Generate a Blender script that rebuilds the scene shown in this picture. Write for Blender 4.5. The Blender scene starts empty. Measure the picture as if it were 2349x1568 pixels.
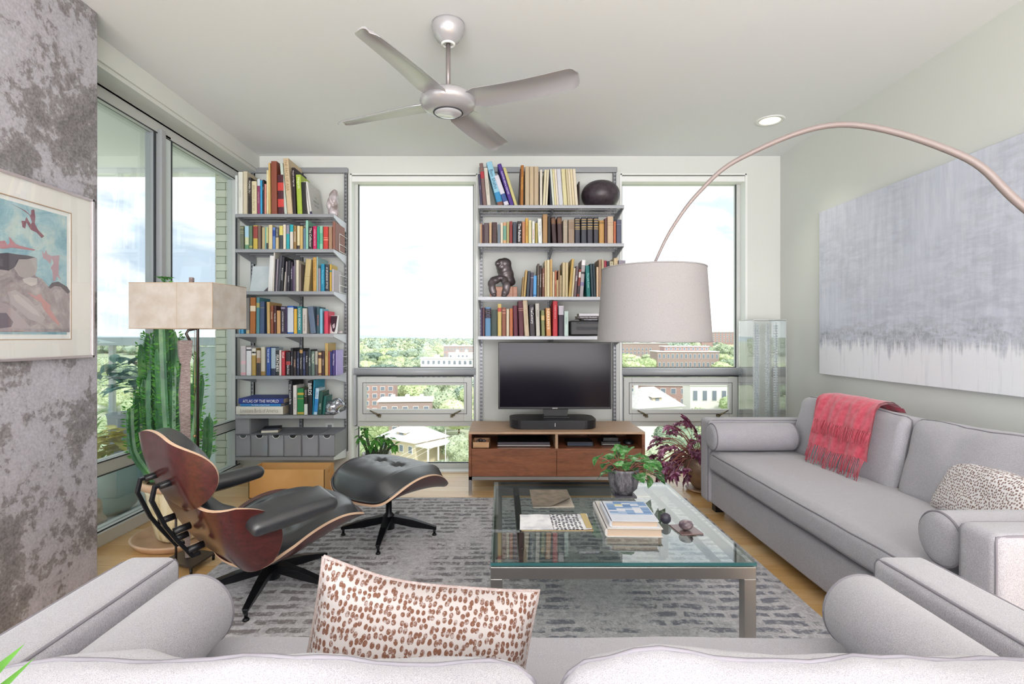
import bpy, bmesh, math, random
from mathutils import Vector, Matrix, noise as mn, Euler
PI = math.pi
random.seed(7)
SC = bpy.context.scene
COL = SC.collection
R = math.radians
# ------------------------------------------------------------------ camera, world, sun, fill, exposure
EYE, FPX, VX, VY = 1.18, 1200.0, 1149.0, 772.0
cd = bpy.data.cameras.new('camera'); cam = bpy.data.objects.new('camera', cd); COL.objects.link(cam)
cam.location = (0, 0, EYE); cam.rotation_euler = (R(90), 0, 0)
cd.sensor_width = 36; cd.lens = 36 * FPX / 2349
cd.shift_x = (1174.5 - VX) / 2349; cd.shift_y = -(784 - VY) / 2349
cd.clip_start = 0.05; cd.clip_end = 12000
SC.camera = cam
SC.view_settings.view_transform = 'Standard'; SC.view_settings.look = 'None'
SC.view_settings.gamma = 1; SC.view_settings.use_curve_mapping = False
SC.view_settings.exposure = 0.3
SC.cycles.max_bounces = 9; SC.cycles.diffuse_bounces = 4; SC.cycles.glossy_bounces = 4
SC.cycles.transparent_max_bounces = 16; SC.cycles.transmission_bounces = 4
SC.cycles.caustics_reflective = False; SC.cycles.caustics_refractive = False
SC.cycles.sample_clamp_indirect = 6

world = bpy.data.worlds.new('sky'); SC.world = world; world.use_nodes = True
nt = world.node_tree; nt.nodes.clear()
wo = nt.nodes.new('ShaderNodeOutputWorld'); bg = nt.nodes.new('ShaderNodeBackground')
tc = nt.nodes.new('ShaderNodeTexCoord'); mp = nt.nodes.new('ShaderNodeMapping')
mp.inputs['Scale'].default_value = (1.0, 1.0, 3.2)
nz = nt.nodes.new('ShaderNodeTexNoise'); nz.inputs['Scale'].default_value = 4.2; nz.inputs['Detail'].default_value = 7; nz.inputs['Roughness'].default_value = .55
nz.inputs['Distortion'].default_value = .4
cr = nt.nodes.new('ShaderNodeValToRGB')
cr.color_ramp.elements[0].position = .36; cr.color_ramp.elements[0].color = (.52, .61, .73, 1)
cr.color_ramp.elements[1].position = .58; cr.color_ramp.elements[1].color = (1, 1, 1, 1)
e = cr.color_ramp.elements.new(.45); e.color = (.74, .79, .86, 1)
nt.links.new(tc.outputs['Generated'], mp.inputs[0]); nt.links.new(mp.outputs[0], nz.inputs['Vector'])
nt.links.new(nz.outputs['Fac'], cr.inputs[0]); nt.links.new(cr.outputs[0], bg.inputs[0])
bg.inputs[1].default_value = 1.4
nt.links.new(bg.outputs[0], wo.inputs[0])

def light(name, kind, loc, energy, size=None, color=(1, 1, 1), rot=(0, 0, 0), size_y=None, spread=None):
    l = bpy.data.lights.new(name, kind); l.energy = energy; l.color = color
    if kind == 'AREA':
        l.size = size
        if size_y: l.shape = 'RECTANGLE'; l.size_y = size_y
        if spread: l.spread = spread
    elif kind == 'SUN': l.angle = R(6)
    elif size: l.shadow_soft_size = size
    o = bpy.data.objects.new(name, l); o.location = loc; o.rotation_euler = rot; COL.objects.link(o); return o
light('sun', 'SUN', (30, -20, 60), 2.4, color=(1, .96, .88), rot=Euler((R(48), 0, R(38))))
# added fill lamps, unseen behind the camera, to brighten the room
light('ceiling_fill', 'AREA', (0.1, -2.6, 2.70), 22, 3.2, (1, .97, .97), (0, 0, 0), 1.2)
light('rear_fill', 'AREA', (0.2, -3.45, 2.15), 60, 3.6, (.985, .975, 1), (R(112), 0, 0), .9)
light('bounce_fill', 'AREA', (0.2, -2.7, 0.9), 300, 4.0, (.985, .965, 1), (R(150), 0, 0), 1.4)

# ------------------------------------------------------------------ helpers
def lin(h):
    h = h.lstrip('#'); c = [int(h[i:i+2], 16) / 255 for i in (0, 2, 4)]
    return tuple((x / 12.92 if x <= .04045 else ((x + .055) / 1.055) ** 2.4) for x in c) + (1,)
def P(px, py, Y):
    return Vector(((px - VX) * Y / FPX, Y, EYE - (py - VY) * Y / FPX))
def X_(px, Y): return (px - VX) * Y / FPX
def Z_(py, Y): return EYE - (py - VY) * Y / FPX

class NT:
    def __init__(s, name):
        s.m = bpy.data.materials.new(name); s.m.use_nodes = True; s.t = s.m.node_tree
        s.b = s.t.nodes['Principled BSDF']; s.o = s.t.nodes['Material Output']
    def n(s, typ, **kw):
        nd = s.t.nodes.new('ShaderNode' + typ)
        for k, v in kw.items():
            if k.startswith('i_'):
                key = k[2:].replace('_', ' ')
                nd.inputs[key].default_value = v
            else: setattr(nd, k, v)
        return nd
    def l(s, a, b): s.t.links.new(a, b)
    def coord(s, kind='Object', scale=(1, 1, 1), rot=(0, 0, 0)):
        tcn = s.n('TexCoord'); m = s.n('Mapping'); m.inputs['Scale'].default_value = scale; m.inputs['Rotation'].default_value = rot
        s.l(tcn.outputs[kind], m.inputs[0]); return m.outputs[0]
    def noise(s, vec, scale, detail=3, rough=.5, dist=0):
        nd = s.n('TexNoise'); nd.inputs['Scale'].default_value = scale; nd.inputs['Detail'].default_value = detail
        nd.inputs['Roughness'].default_value = rough; nd.inputs['Distortion'].default_value = dist
        if vec is not None: s.l(vec, nd.inputs['Vector'])
        return nd.outputs['Fac']
    def ramp(s, fac, stops, interp='LINEAR'):
        nd = s.n('ValToRGB'); r = nd.color_ramp; r.interpolation = interp
        while len(r.elements) < len(stops): r.elements.new(.5)
        for e_, (p, c) in zip(r.elements, stops):
            e_.position = p; e_.color = lin(c) if isinstance(c, str) else (c, c, c, 1)
        s.l(fac, nd.inputs[0]); return nd.outputs[0]
    def mix(s, fac, a, b, mode='MIX'):
        nd = s.n('MixRGB', blend_type=mode)
        for i, v in ((0, fac), (1, a), (2, b)):
            if hasattr(v, 'is_linked'): s.l(v, nd.inputs[i])
            elif isinstance(v, str): nd.inputs[i].default_value = lin(v)
            elif i == 0: nd.inputs[0].default_value = v
            else: nd.inputs[i].default_value = (v, v, v, 1)
        return nd.outputs[0]
    def math(s, op, a, b=0.0, c=None):
        nd = s.n('Math', operation=op)
        for i, v in enumerate((a, b) if c is None else (a, b, c)):
            if hasattr(v, 'is_linked'): s.l(v, nd.inputs[i])
            else: nd.inputs[i].default_value = v
        return nd.outputs[0]
    def bump(s, h, strength=.2, dist=.01):
        nd = s.n('Bump'); nd.inputs['Strength'].default_value = strength; nd.inputs['Distance'].default_value = dist
        s.l(h, nd.inputs['Height']); s.l(nd.outputs[0], s.b.inputs['Normal']); return nd
    def base(s, v):
        if isinstance(v, str): s.b.inputs['Base Color'].default_value = lin(v)
        else: s.l(v, s.b.inputs['Base Color'])
    def set(s, **kw):
        for k, v in kw.items(): s.b.inputs[k.replace('_', ' ')].default_value = v
        return s
def pm(name, col, rough=.5, metal=0, var=None, scale=8, bump=0, bscale=60, bdist=.005, **kw):
    t = NT(name); t.set(Roughness=rough, Metallic=metal, **kw)
    if var:
        t.base(t.ramp(t.noise(t.coord(), scale, 4), [(.35, col), (.65, var)]))
    else: t.base(col)
    if bump: t.bump(t.noise(t.coord(), bscale, 3), bump, bdist)
    t.m.diffuse_color = lin(col); return t.m
def thin_glass(name, tint='#eef6f2', fac=.5):
    t = NT(name); tr = t.n('BsdfTransparent'); tr.inputs[0].default_value = lin(tint)
    gl = t.n('BsdfGlossy'); gl.inputs['Roughness'].default_value = .01
    fr = t.n('Fresnel'); fr.inputs[0].default_value = 1.45
    ml = t.n('Math', operation='MULTIPLY'); ml.inputs[1].default_value = fac
    # only the outward side mirrors, so a slab is not doubly bright
    mx = t.n('MixShader'); t.l(fr.outputs[0], ml.inputs[0]); t.l(ml.outputs[0], mx.inputs[0])
    t.l(tr.outputs[0], mx.inputs[1]); t.l(gl.outputs[0], mx.inputs[2]); t.l(mx.outputs[0], t.o.inputs[0]); return t.m

class MB:
    def __init__(s): s.v = []; s.f = []; s.mi = []; s.sm = []
    def add(s, vs, fs, mat=0, smooth=False, M=None):
        k = len(s.v)
        s.v += [tuple((M @ Vector(p)) if M is not None else p) for p in vs]
        for f in fs: s.f.append(tuple(i + k for i in f)); s.mi.append(mat); s.sm.append(smooth)
        return s
    def box(s, x0, x1, y0, y1, z0, z1, mat=0, M=None):
        vs = [(x, y, z) for x in (x0, x1) for y in (y0, y1) for z in (z0, z1)]
        return s.add(vs, [(0, 1, 3, 2), (4, 6, 7, 5), (0, 4, 5, 1), (2, 3, 7, 6), (0, 2, 6, 4), (1, 5, 7, 3)], mat, False, M)
    def tube(s, pts, r, n=8, cap=True, mat=0, smooth=True, flat=None, M=None):
        pts = [Vector(p) for p in pts]; m = len(pts)
        rs = r if isinstance(r, (list, tuple)) else [r] * m
        vs = []; up = None
        for i, p in enumerate(pts):
            d = (pts[min(i + 1, m - 1)] - pts[max(i - 1, 0)])
            if d.length < 1e-9: d = Vector((0, 0, 1))
            d.normalize()
            if up is None:
                up = Vector((0, 0, 1)) if abs(d.z) < .9 else Vector((1, 0, 0))
            a = up - d * up.dot(d)
            if a.length < 1e-6: a = d.orthogonal()
            a.normalize(); b = d.cross(a); up = a
            for k in range(n):
                t = 2 * PI * (k + .5 * (n == 4)) / n
                fl = flat or (1, 1)
                vs.append(p + (a * math.cos(t) * fl[0] + b * math.sin(t) * fl[1]) * rs[i])
        fs = [(i*n+k, i*n+(k+1) % n, (i+1)*n+(k+1) % n, (i+1)*n+k) for i in range(m-1) for k in range(n)]
        if cap: fs += [tuple(range(n-1, -1, -1)), tuple((m-1)*n + k for k in range(n))]
        return s.add(vs, fs, mat, smooth, M)
    def lathe(s, prof, c=(0, 0, 0), n=24, mat=0, smooth=True, M=None, ax=1, ay=1):
        vs = []; fs = []; m = len(prof)
        for r, z in prof:
            for k in range(n):
                t = 2 * PI * k / n; vs.append((c[0] + r * ax * math.cos(t), c[1] + r * ay * math.sin(t), c[2] + z))
        for i in range(m - 1):
            for k in range(n): fs.append((i*n+k, i*n+(k+1) % n, (i+1)*n+(k+1) % n, (i+1)*n+k))
        if prof[0][0] > 1e-6: fs.append(tuple(range(n-1, -1, -1)))
        if prof[-1][0] > 1e-6: fs.append(tuple((m-1)*n + k for k in range(n)))
        return s.add(vs, fs, mat, smooth, M)
    def prism(s, poly, h0, h1, axis='z', mat=0, M=None, smooth=False):
        n = len(poly)
        def q(p, h): return {'z': (p[0], p[1], h), 'y': (p[0], h, p[1]), 'x': (h, p[0], p[1])}[axis]
        vs = [q(p, h0) for p in poly] + [q(p, h1) for p in poly]
        fs = [(i, (i+1) % n, n + (i+1) % n, n + i) for i in range(n)]
        s.add(vs, fs, mat, smooth, M)
        return s.add(vs, [tuple(range(n-1, -1, -1)), tuple(n + i for i in range(n))], mat, False, M)
    def grid(s, fn, nu, nv, mat=0, smooth=True, flip=False, M=None):
        vs = [fn(-1 + 2 * i / nu, -1 + 2 * j / nv) for j in range(nv + 1) for i in range(nu + 1)]
        w = nu + 1
        fs = [(j*w+i, j*w+i+1, (j+1)*w+i+1, (j+1)*w+i) for j in range(nv) for i in range(nu)]
        if flip: fs = [f[::-1] for f in fs]
        return s.add(vs, fs, mat, smooth, M)
    def soft(s, c, size, r, seg=.05, puff=(0, 0, 0), wr=0, wsc=6, M=None, mat=0, seed=0):
        """rounded, puffed box"""
        hx, hy, hz = [q / 2 for q in size]; rr = min(r, hx * .999, hy * .999, hz * .999)
        bm = bmesh.new()
        def ticks(h):
            inner = max(h - rr, 0); a = [h - rr * (1 - math.tan(R(t)) ) for t in (0, 15, 30, 45)] if rr > 0 else [h]
            m = max(1, int(2 * inner / seg)); mid = [-inner + 2 * inner * i / m for i in range(1, m)] if inner > 1e-4 else []
            pos = [h - rr + rr * k for k in (0, .27, .58, 1)]
            allp = sorted(set([round(q, 6) for q in [-q for q in pos] + mid + pos]))
            return allp
        tx, ty, tz = ticks(hx), ticks(hy), ticks(hz)
        def pos(x, y, z):
            p = Vector((x, y, z)); inn = Vector((max(-hx+rr, min(hx-rr, x)), max(-hy+rr, min(hy-rr, y)), max(-hz+rr, min(hz-rr, z))))
            d = p - inn
            if d.length > 1e-9: p = inn + d.normalized() * rr
            u, v, w = p.x / hx, p.y / hy, p.z / hz
            q = Vector(p)
            q.z += puff[2] * (1-u*u) * (1-v*v) * (1 if w > 0 else -1) * abs(w)
            q.y += puff[1] * (1-u*u) * (1-w*w) * (1 if v > 0 else -1) * abs(v)
            q.x += puff[0] * (1-v*v) * (1-w*w) * (1 if u > 0 else -1) * abs(u)
            if wr:
                o = Vector((seed * 7.3, seed * 3.1, seed * 1.7))
                nn = mn.noise_vector(q * wsc + o) * wr + mn.noise_vector(q * wsc * 2.7 + o) * wr * .4
                q += nn
            return q + Vector(c)
        s.pf = pos
        def face(ax, sgn):
            A, B = {0: (ty, tz), 1: (tx, tz), 2: (tx, ty)}[ax]
            h = (hx, hy, hz)[ax] * sgn
            g = []
            for b in B:
                row = []
                for a in A:
                    q = {0: (h, a, b), 1: (a, h, b), 2: (a, b, h)}[ax]
                    row.append(bm.verts.new(pos(*q)))
                g.append(row)
            fl = (sgn > 0) != (ax == 1)
            for j in range(len(B) - 1):
                for i in range(len(A) - 1):
                    f = [g[j][i], g[j][i+1], g[j+1][i+1], g[j+1][i]]
                    bm.faces.new(f if fl else f[::-1])
        for ax in range(3):
            for sg in (-1, 1): face(ax, sg)
        bmesh.ops.remove_doubles(bm, verts=bm.verts, dist=1e-5)
        bm.verts.index_update()
        vs = [tuple(v.co) for v in bm.verts]; fs = [tuple(v.index for v in f.verts) for f in bm.faces]
        bm.free()
        return s.add(vs, fs, mat, True, M)
    def mesh(s, name):
        me = bpy.data.meshes.new(name); me.from_pydata(s.v, [], s.f)
        me.polygons.foreach_set('material_index', s.mi); me.polygons.foreach_set('use_smooth', s.sm); me.update(); return me
    def build(s, name, mats, parent=None, local=False, bevel=0, color=None, **props):
        me = s.mesh(name)
        for m in (mats if isinstance(mats, (list, tuple)) else [mats]): me.materials.append(m)
        return link(name, me, parent, local, bevel, color, **props)
def wm(o):
    b = Matrix.LocRotScale(o.location, o.rotation_euler, o.scale)
    return (wm(o.parent) @ o.matrix_parent_inverse @ b) if o.parent else b
def link(name, me, parent=None, local=False, bevel=0, color=None, **props):
    o = bpy.data.objects.new(name, me); COL.objects.link(o)
    if parent is not None:
        o.parent = parent
        if not local: o.matrix_parent_inverse = wm(parent).inverted()
    if bevel:
        b = o.modifiers.new('bevel', 'BEVEL'); b.width = bevel; b.segments = 2; b.limit_method = 'ANGLE'; b.angle_limit = R(40)
    if color: o.color = lin(color)
    for k, v in props.items(): o[k] = v
    return o
def thing(name, label, cat, loc=(0, 0, 0), rz=0, group=None, rot=None):
    o = bpy.data.objects.new(name, None); COL.objects.link(o); o.location = loc; o.rotation_euler = rot or (0, 0, rz)
    o.empty_display_size = .1
    o['label'] = label; o['category'] = cat
    if group: o['group'] = group
    return o
def tag(o, label, cat, group=None):
    o['label'] = label; o['category'] = cat
    if group: o['group'] = group
    return o
def struct(o): o['kind'] = 'structure'; return o
def T(x, y, z): return Matrix.Translation((x, y, z))
def RX(a): return Matrix.Rotation(R(a), 4, 'X')
def RY(a): return Matrix.Rotation(R(a), 4, 'Y')
def RZ(a): return Matrix.Rotation(R(a), 4, 'Z')
def catmull(pts, n=8):
    pts = [Vector(p) for p in pts]; out = []
    q = [2 * pts[0] - pts[1]] + pts + [2 * pts[-1] - pts[-2]]
    for i in range(1, len(q) - 2):
        for k in range(n):
            t = k / n; p0, p1, p2, p3 = q[i-1:i+3]
            out.append(.5 * ((2*p1) + (p2-p0)*t + (2*p0-5*p1+4*p2-p3)*t*t + (3*p1-p0-3*p2+p3)*t**3))
    out.append(pts[-1]); return out
_texts = {}
def text_mesh(s, size):
    cu = bpy.data.curves.new('lettering', 'FONT'); cu.body = s; cu.size = size; cu.align_x = 'CENTER'; cu.align_y = 'CENTER'
    cu.resolution_u = 2
    ob = bpy.data.objects.new('lettering', cu); me = bpy.data.meshes.new_from_object(ob); bpy.data.objects.remove(ob)
    return me
def lettering(s, M, width, height, mat, parent, color=None, name='title', local=False):
    """flat print: s fitted to width x height, in the xy plane of M (x along the line, y up)"""
    me = text_mesh(s, 1.0)
    if not me.vertices: return None
    xs = [v.co.x for v in me.vertices]; ys = [v.co.y for v in me.vertices]
    w = max(xs) - min(xs); h = max(ys) - min(ys); cx = (max(xs)+min(xs))/2; cy = (max(ys)+min(ys))/2
    k = min(width / max(w, 1e-4), height / max(h, 1e-4)); ky = min(height / max(h, 1e-4), k * 1.6)
    me.transform(M @ Matrix.Diagonal((k, ky, 1, 1)) @ Matrix.Translation((-cx, -cy, 0)))
    me.materials.append(mat)
    return link(name, me, parent, local, 0, color)

# ------------------------------------------------------------------ materials
m_wall = pm('wall_paint', '#d6d8d3', .7, bump=.03, bscale=180)
m_ceil = pm('ceiling_paint', '#e6e9ea', .8)
m_white = pm('white_trim', '#e9ebe8', .45)
m_alu = pm('window_grey', '#cdcfcc', .45, 0)
m_alud = pm('window_grey_dark', '#adb0b4', .35, 0)
m_gasket = pm('black_gasket', '#33353a', .6)
m_glass = thin_glass('window_glass', '#fdfffe', .14)
m_glassg = thin_glass('green_glass', '#fcfffe', .3)
m_steel = pm('brushed_steel', '#b9b4b0', .32, .9, bump=.04, bscale=200)
m_shelf = pm('platinum_epoxy', '#9b9da1', .4, .3)
m_shelfw = pm('pale_bracket', '#cfd2da', .4, .2)
m_black = pm('black_plastic', '#17171a', .4)
m_blackm = pm('black_metal', '#1d1e22', .35, .6)
m_leather = NT('black_leather'); m_leather.set(Roughness=.4, Specular_IOR_Level=1.0).base('#1d2027'); m_leather.b.inputs['Coat Weight'].default_value = .6; m_leather.b.inputs['Coat Roughness'].default_value = .35; m_leather.bump(m_leather.noise(m_leather.coord(), 320, 3), .12, .002); m_leather = m_leather.m
def wood(name, c1, c2, scale, stretch, rough, coat=0, bump=.03):
    t = NT(name); v = t.coord('Object', stretch)
    a = t.noise(v, scale, 6, .6, .6); b = t.noise(v, scale * 6, 3, .5)
    f = t.mix(.3, a, b); t.base(t.ramp(f, [(.33, c1), (.66, c2)])); t.set(Roughness=rough)
    if coat: t.b.inputs['Coat Weight'].default_value = coat; t.b.inputs['Coat Roughness'].default_value = .1
    t.bump(b, bump, .002); return t.m
m_rose = wood('rosewood_veneer', '#341413', '#5a2320', 9, (1, 6, 6), .3, .45)
m_ply = pm('pale_ply_edge', '#d9b79a', .5)
m_walnut = wood('walnut', '#693c2a', '#98603f', 3, (1.2, 9, 9), .45)
m_walnut_lit = wood('walnut_lit', '#a58468', '#bf9f82', 3, (1.2, 9, 9), .45)  # walnut with the reflected light of the console top put into its colour
m_kraft = pm('kraft_board', '#d3a468', .8, var='#cc9a5c', scale=5)
def fabric(name, c1, c2, c3, weave=2200, rough=.95, amt=.5):
    t = NT(name); v = t.coord('Object')
    n1 = t.noise(t.coord('Object', (1, 1, .35)), weave * .35, 3, .7); n2 = t.noise(v, 30, 2)
    col = t.ramp(n1, [(.36, c2), (.5, c1), (.64, c3)]); col = t.mix(t.math('MULTIPLY', n2, .25), col, c2)
    t.base(col); t.set(Roughness=rough); t.b.inputs['Sheen Weight'].default_value = .3
    t.bump(n1, .35, .002); return t.m
m_sofa = fabric('heather_grey_fabric', '#b0adb3', '#918e95', '#c3c1c5')
m_linen = None
def translucent(name, col, col2, mix=.35, scale=300, strx=(1, 1, 1)):
    t = NT(name); c = t.ramp(t.noise(t.coord('Object', strx), scale, 3, .6), [(.35, col), (.65, col2)])
    t.base(c); t.set(Roughness=.9); tr = t.n('BsdfTranslucent'); t.l(c, tr.inputs[0])
    mx = t.n('MixShader'); mx.inputs[0].default_value = mix; t.l(t.b.outputs[0], mx.inputs[1]); t.l(tr.outputs[0], mx.inputs[2]); t.l(mx.outputs[0], t.o.inputs[0]); return t.m
m_linen = translucent('linen_shade', '#bbb7b7', '#aca8a8', .4, 260, (1, 1, 3))
m_parch = translucent('parchment_shade', '#d4cec6', '#c6bcb0', .35, 14)
m_leaf = translucent('green_leaf', '#3f8a3c', '#6fae4e', .3, 20)
m_leafd = translucent('dark_green_leaf', '#2e6a3a', '#4f8f4a', .25, 20)
# colour comes from the object
def objcolor(name, rough=.6, bump=.0, var=.0):
    t = NT(name); oi = t.n('ObjectInfo')
    if var:
        f = t.noise(t.coord('Object', (1, 1, 1)), 45, 4, .6)
        k = t.n('MapRange'); k.inputs['To Min'].default_value = 1 - var; k.inputs['To Max'].default_value = 1 + var * .6; t.l(f, k.inputs[0])
        hs = t.n('HueSaturation'); t.l(oi.outputs['Color'], hs.inputs['Color']); t.l(k.outputs[0], hs.inputs['Value']); t.l(hs.outputs[0], t.b.inputs['Base Color'])
    else: t.l(oi.outputs['Color'], t.b.inputs['Base Color'])
    t.set(Roughness=rough)
    if bump: t.bump(t.noise(t.coord(), 400, 2), bump, .001)
    return t.m
m_cover = objcolor('book_cover', .55, .15, .12)
m_print = objcolor('print_ink', .5)
m_paint = objcolor('coloured_finish', .5, 0, .05)
m_pages = pm('book_pages', '#d9cbb0', .9, var='#cbbb9c', scale=120)
# ------------------------------------------------------------------ room shell
XL, XR, YB, H = -2.30, 2.43, 4.55, 2.75
CX = -2.11
# floor of laid planks
fl = struct(MB().box(XL - .08, XR + .1, -3.6, YB + .12, -.12, -.012).build('floor', pm('subfloor', '#7a5a38', .9)))
mp_ = []
for i, (a, b) in enumerate((('#d9ae72', '#e6c493'), ('#d2a566', '#e0b981'), ('#e0b981', '#ecd0a2'))):
    mp_.append(wood('pale_plank_%d' % i, a, b, 2.5, (1.5, 14, 14), .33, .15))
pw = .13
random.seed(11)
y = .75
pl_cache = {}
while y < YB + .1:
    x = XL - .06 - random.uniform(0, 1.2)
    while x < XR + .05:
        L = random.choice((1.3, 1.6, 1.9)); x1 = min(x + L, XR + .06); x0 = max(x, XL - .06)
        if x1 - x0 > .03:
            MB().box(x0 + .0012, x1 - .0012, y + .0012, min(y + pw, YB + .1) - .0012, -.0125, 0).build('plank', random.choice(mp_), fl)
        x += L
    y += pw
MB().box(XL - .06, XR + .06, -3.6, .749, -.0125, 0).build('plank_field', mp_[0], fl)

struct(MB().box(CX, XR + .15, -3.6, YB + .2, H, H + .15).build('ceiling', m_ceil))
so = struct(MB().box(CX, CX + .012, -3.6, YB, 2.625, H - .001).box(XL - .05, CX, -3.6, YB, 2.60, 2.625).box(XL - .05, XL + .05, -3.6, YB, 2.625, H).build('trim_1', m_wall))
so['label'] = 'dropped soffit along the glazed left wall'
struct(MB().box(XR, XR + .12, -3.6, YB + .2, -.1, H).build('wall_right', m_wall))
# wall behind the camera with a wide window opening
struct(MB().box(XL, XR, -3.72, -3.6, -.1, .7).box(XL, XR, -3.72, -3.6, 2.45, H).box(XL, -1.6, -3.72, -3.6, .7, 2.45).box(1.7, XR, -3.72, -3.6, .7, 2.45).build('wall_rear', m_wall))
# back wall: piers round two tall windows
W1 = (X_(804, YB), X_(1095, YB)); W2 = (X_(1423, YB), X_(1712, YB)); WT = 2.585; WB = .012
th = .24
wb = MB()
for a, b in ((XL - .02, W1[0]), (W1[1], W2[0]), (W2[1], XR)): wb.box(a, b, YB, YB + th, -.1, H)
for a, b in (W1, W2): wb.box(a, b, YB, YB + th, WT, H).box(a, b, YB, YB + th, -.1, WB)
struct(wb.build('wall_back', m_wall))
struct(MB().box(W1[1] + .02, W2[0] - .02, YB - .014, YB, 0, .09).build('baseboard_back', m_white, bevel=.003))
struct(MB().box(XR - .014, XR, -3.5, YB - .02, 0, .09).build('baseboard_right', m_white, bevel=.003))

def latch(parent, x, y, z, s):
    m = pm('bronze_latch', '#7d7560', .35, .8) if 'bronze_latch' not in bpy.data.materials else bpy.data.materials['bronze_latch']
    l = MB().box(x - .02, x + .02, y - .012, y, z - .008, z + .008).box(x - .007, x + .007, y - .018, y, z - .018, z + .014)
    l.tube([(x, y - .02, z + .004), (x - s * .03, y - .03, z + .022), (x - s * .075, y - .03, z + .045)], [.009, .007, .005], 6)
    l.tube([(x, y - .014, z), (x + s * .018, y - .02, z - .016)], [.008, .005], 6)
    l.build('latch', m, parent)
def tall_window(idx, a, b):
    w = struct(bpy.data.objects.new('window_%d' % idx, None)); COL.objects.link(w)
    w.location = ((a + b) / 2, YB + .12, 0)
    yf, yg = YB + .095, YB + .125     # frame front, glass
    fr = MB()
    fw = .038
    fr.box(a, a + fw, yf, yf + .07, WB, WT); fr.box(b - fw, b, yf, yf + .07, WB, WT)
    fr.box(a, b, yf, yf + .07, WT - .05, WT); fr.box(a, b, yf, yf + .07, WB, .055)
    zs, zb = .885, .41                # awning band
    fr.box(a, b, yf, yf + .07, .87, .905)
    fr.box(a, b, yf, yf + .07, .385, .435)
    fr.build('window_frame', m_alu, w, bevel=.003)
    MB().box(a + fw, b - fw, yg, yg + .006, .90, WT - .05).build('pane', m_glass, w)
    MB().box(a + fw, b - fw, yg, yg + .006, .055, .385).build('pane', m_glass, w)
    g = MB()
    for x0, x1 in ((a + fw, a + fw + .006), (b - fw - .006, b - fw)):
        g.box(x0, x1, yg - .012, yg, .905, WT - .05); g.box(x0, x1, yg - .012, yg, .055, .385)
    g.box(a + fw, b - fw, yg - .012, yg, .055, .062); g.box(a + fw, b - fw, yg - .012, yg, .905, .911)
    g.build('gasket', m_gasket, w)
    # rounded rail over the awning and its side pieces
    MB().tube([(a + .012, yf - .035, .872), (b - .012, yf - .035, .872)], .031, 16).tube([(a + .012, yf - .035, .872), (a + .02, yf - .035, .872)], .034, 16).build('rail', m_alud, w)
    sd = MB(); sd.box(a + .004, a + .034, yf - .05, yf, .40, .85); sd.box(b - .034, b - .004, yf - .05, yf, .40, .85); sd.build('side_channel', m_alud, w, bevel=.003)
    MB().box(a + .034, b - .034, yf - .02, yf, .826, .84).build('shadow_gap', m_gasket, w)
    x0, x1 = a + .045, b - .05; z0, z1 = .435, .822
    s = MB(); t = .072; y0 = yf - .035
    s.box(x0, x0 + t, y0, yf + .01, z0, z1).box(x1 - t, x1, y0, yf + .01, z0, z1).box(x0 + t, x1 - t, y0, yf + .01, z1 - .07, z1).box(x0 + t, x1 - t, y0, yf + .01, z0, z0 + .105)
    s.build('sash', m_alu, w, bevel=.004)
    q = MB(); i0, i1, k0, k1 = x0 + .045, x1 - .045, z0 + .065, z1 - .045
    for bx in ((i0, i0 + .004, k0, k1), (i1 - .004, i1, k0, k1), (i0, i1, k0, k0 + .004), (i0, i1, k1 - .004, k1)): q.box(bx[0], bx[1], y0 - .0015, y0, bx[2], bx[3])
    q.build('sash_bead', m_gasket, w)
    MB().box(x0 + t, x1 - t, yf, yf + .006, z0 + .105, z1 - .07).build('pane', m_glass, w)
    latch(w, x0 + .19, y0, z0 + .055, 1); latch(w, x1 - .17, y0, z0 + .055, -1)
    # white head box of the roller shade, jamb lining and sill
    MB().box(a, b, YB + .005, YB + .085, WT - .055, WT - .005).build('shade_cassette', m_white, w, bevel=.006)
    MB().box(a - .006, a + .012, YB - .008, yf, WB, WT + .01).box(b - .012, b + .006, YB - .008, yf, WB, WT + .01).box(a, b, YB - .008, YB + .006, WT, WT + .012).build('jamb_lining', m_white, w)
    MB().box(a, b, YB - .01, yf, .0, .014).build('sill', m_white, w)
tall_window(1, *W1); tall_window(2, *W2)

# glazed left wall
w = struct(bpy.data.objects.new('window_3', None)); COL.objects.link(w); w.location = (XL, 3.4, 0)
fr = MB()
x0, x1 = XL - .06, XL + .03
ys0, ys1 = -3.4, YB + .02
fr.box(x0, x1 + .02, ys0, ys1, 0, .075); fr.box(x0, x1, ys0, ys1, .395, .465); fr.box(x0, x1, ys0, ys1, 2.53, 2.60)
for yy in (-2.2, -.6, 1.0): fr.box(x0, x1, yy, yy + .07, .07, 2.55)
fr.box(x0, x1, YB - .045, YB + .02, .07, 2.55)
fr.build('window_frame', m_alu, w, bevel=.003)
mu = MB().box(x0, x1, 3.50, 3.60, .07, 2.55)
mu.build('mullion', pm('pale_mullion', '#dbe6e6', .4, 0), w, bevel=.003)
MB().box(XL - .05, XL + .06, 3.455, 3.50, .07, 2.55).build('mullion_edge', m_alud, w, bevel=.002)
gk = MB()
for z0 in (.075, .388, .465, 2.523): gk.box(x1 - .001, x1 + .003, ys0, ys1, z0, z0 + .007)
for y0 in (3.435, 3.606, YB - .055): gk.box(x1 - .012, x1 + .001, y0, y0 + .008, .08, 2.53)
gk.build('gasket', m_gasket, w)
for za, zb in ((.075, .395), (.465, 2.53)):
    for ya, yb in ((-3.3, -2.2), (-2.13, -.6), (-.53, 1.0), (1.07, 3.455), (3.60, YB - .045)):
        MB().box(XL - .02, XL - .012, ya, yb, za, zb).build('pane', m_glassg, w)
MB().box(XL - .03, XL + .045, -3.4, YB, 2.60, 2.626).build('head_trim', m_white, w)

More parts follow.
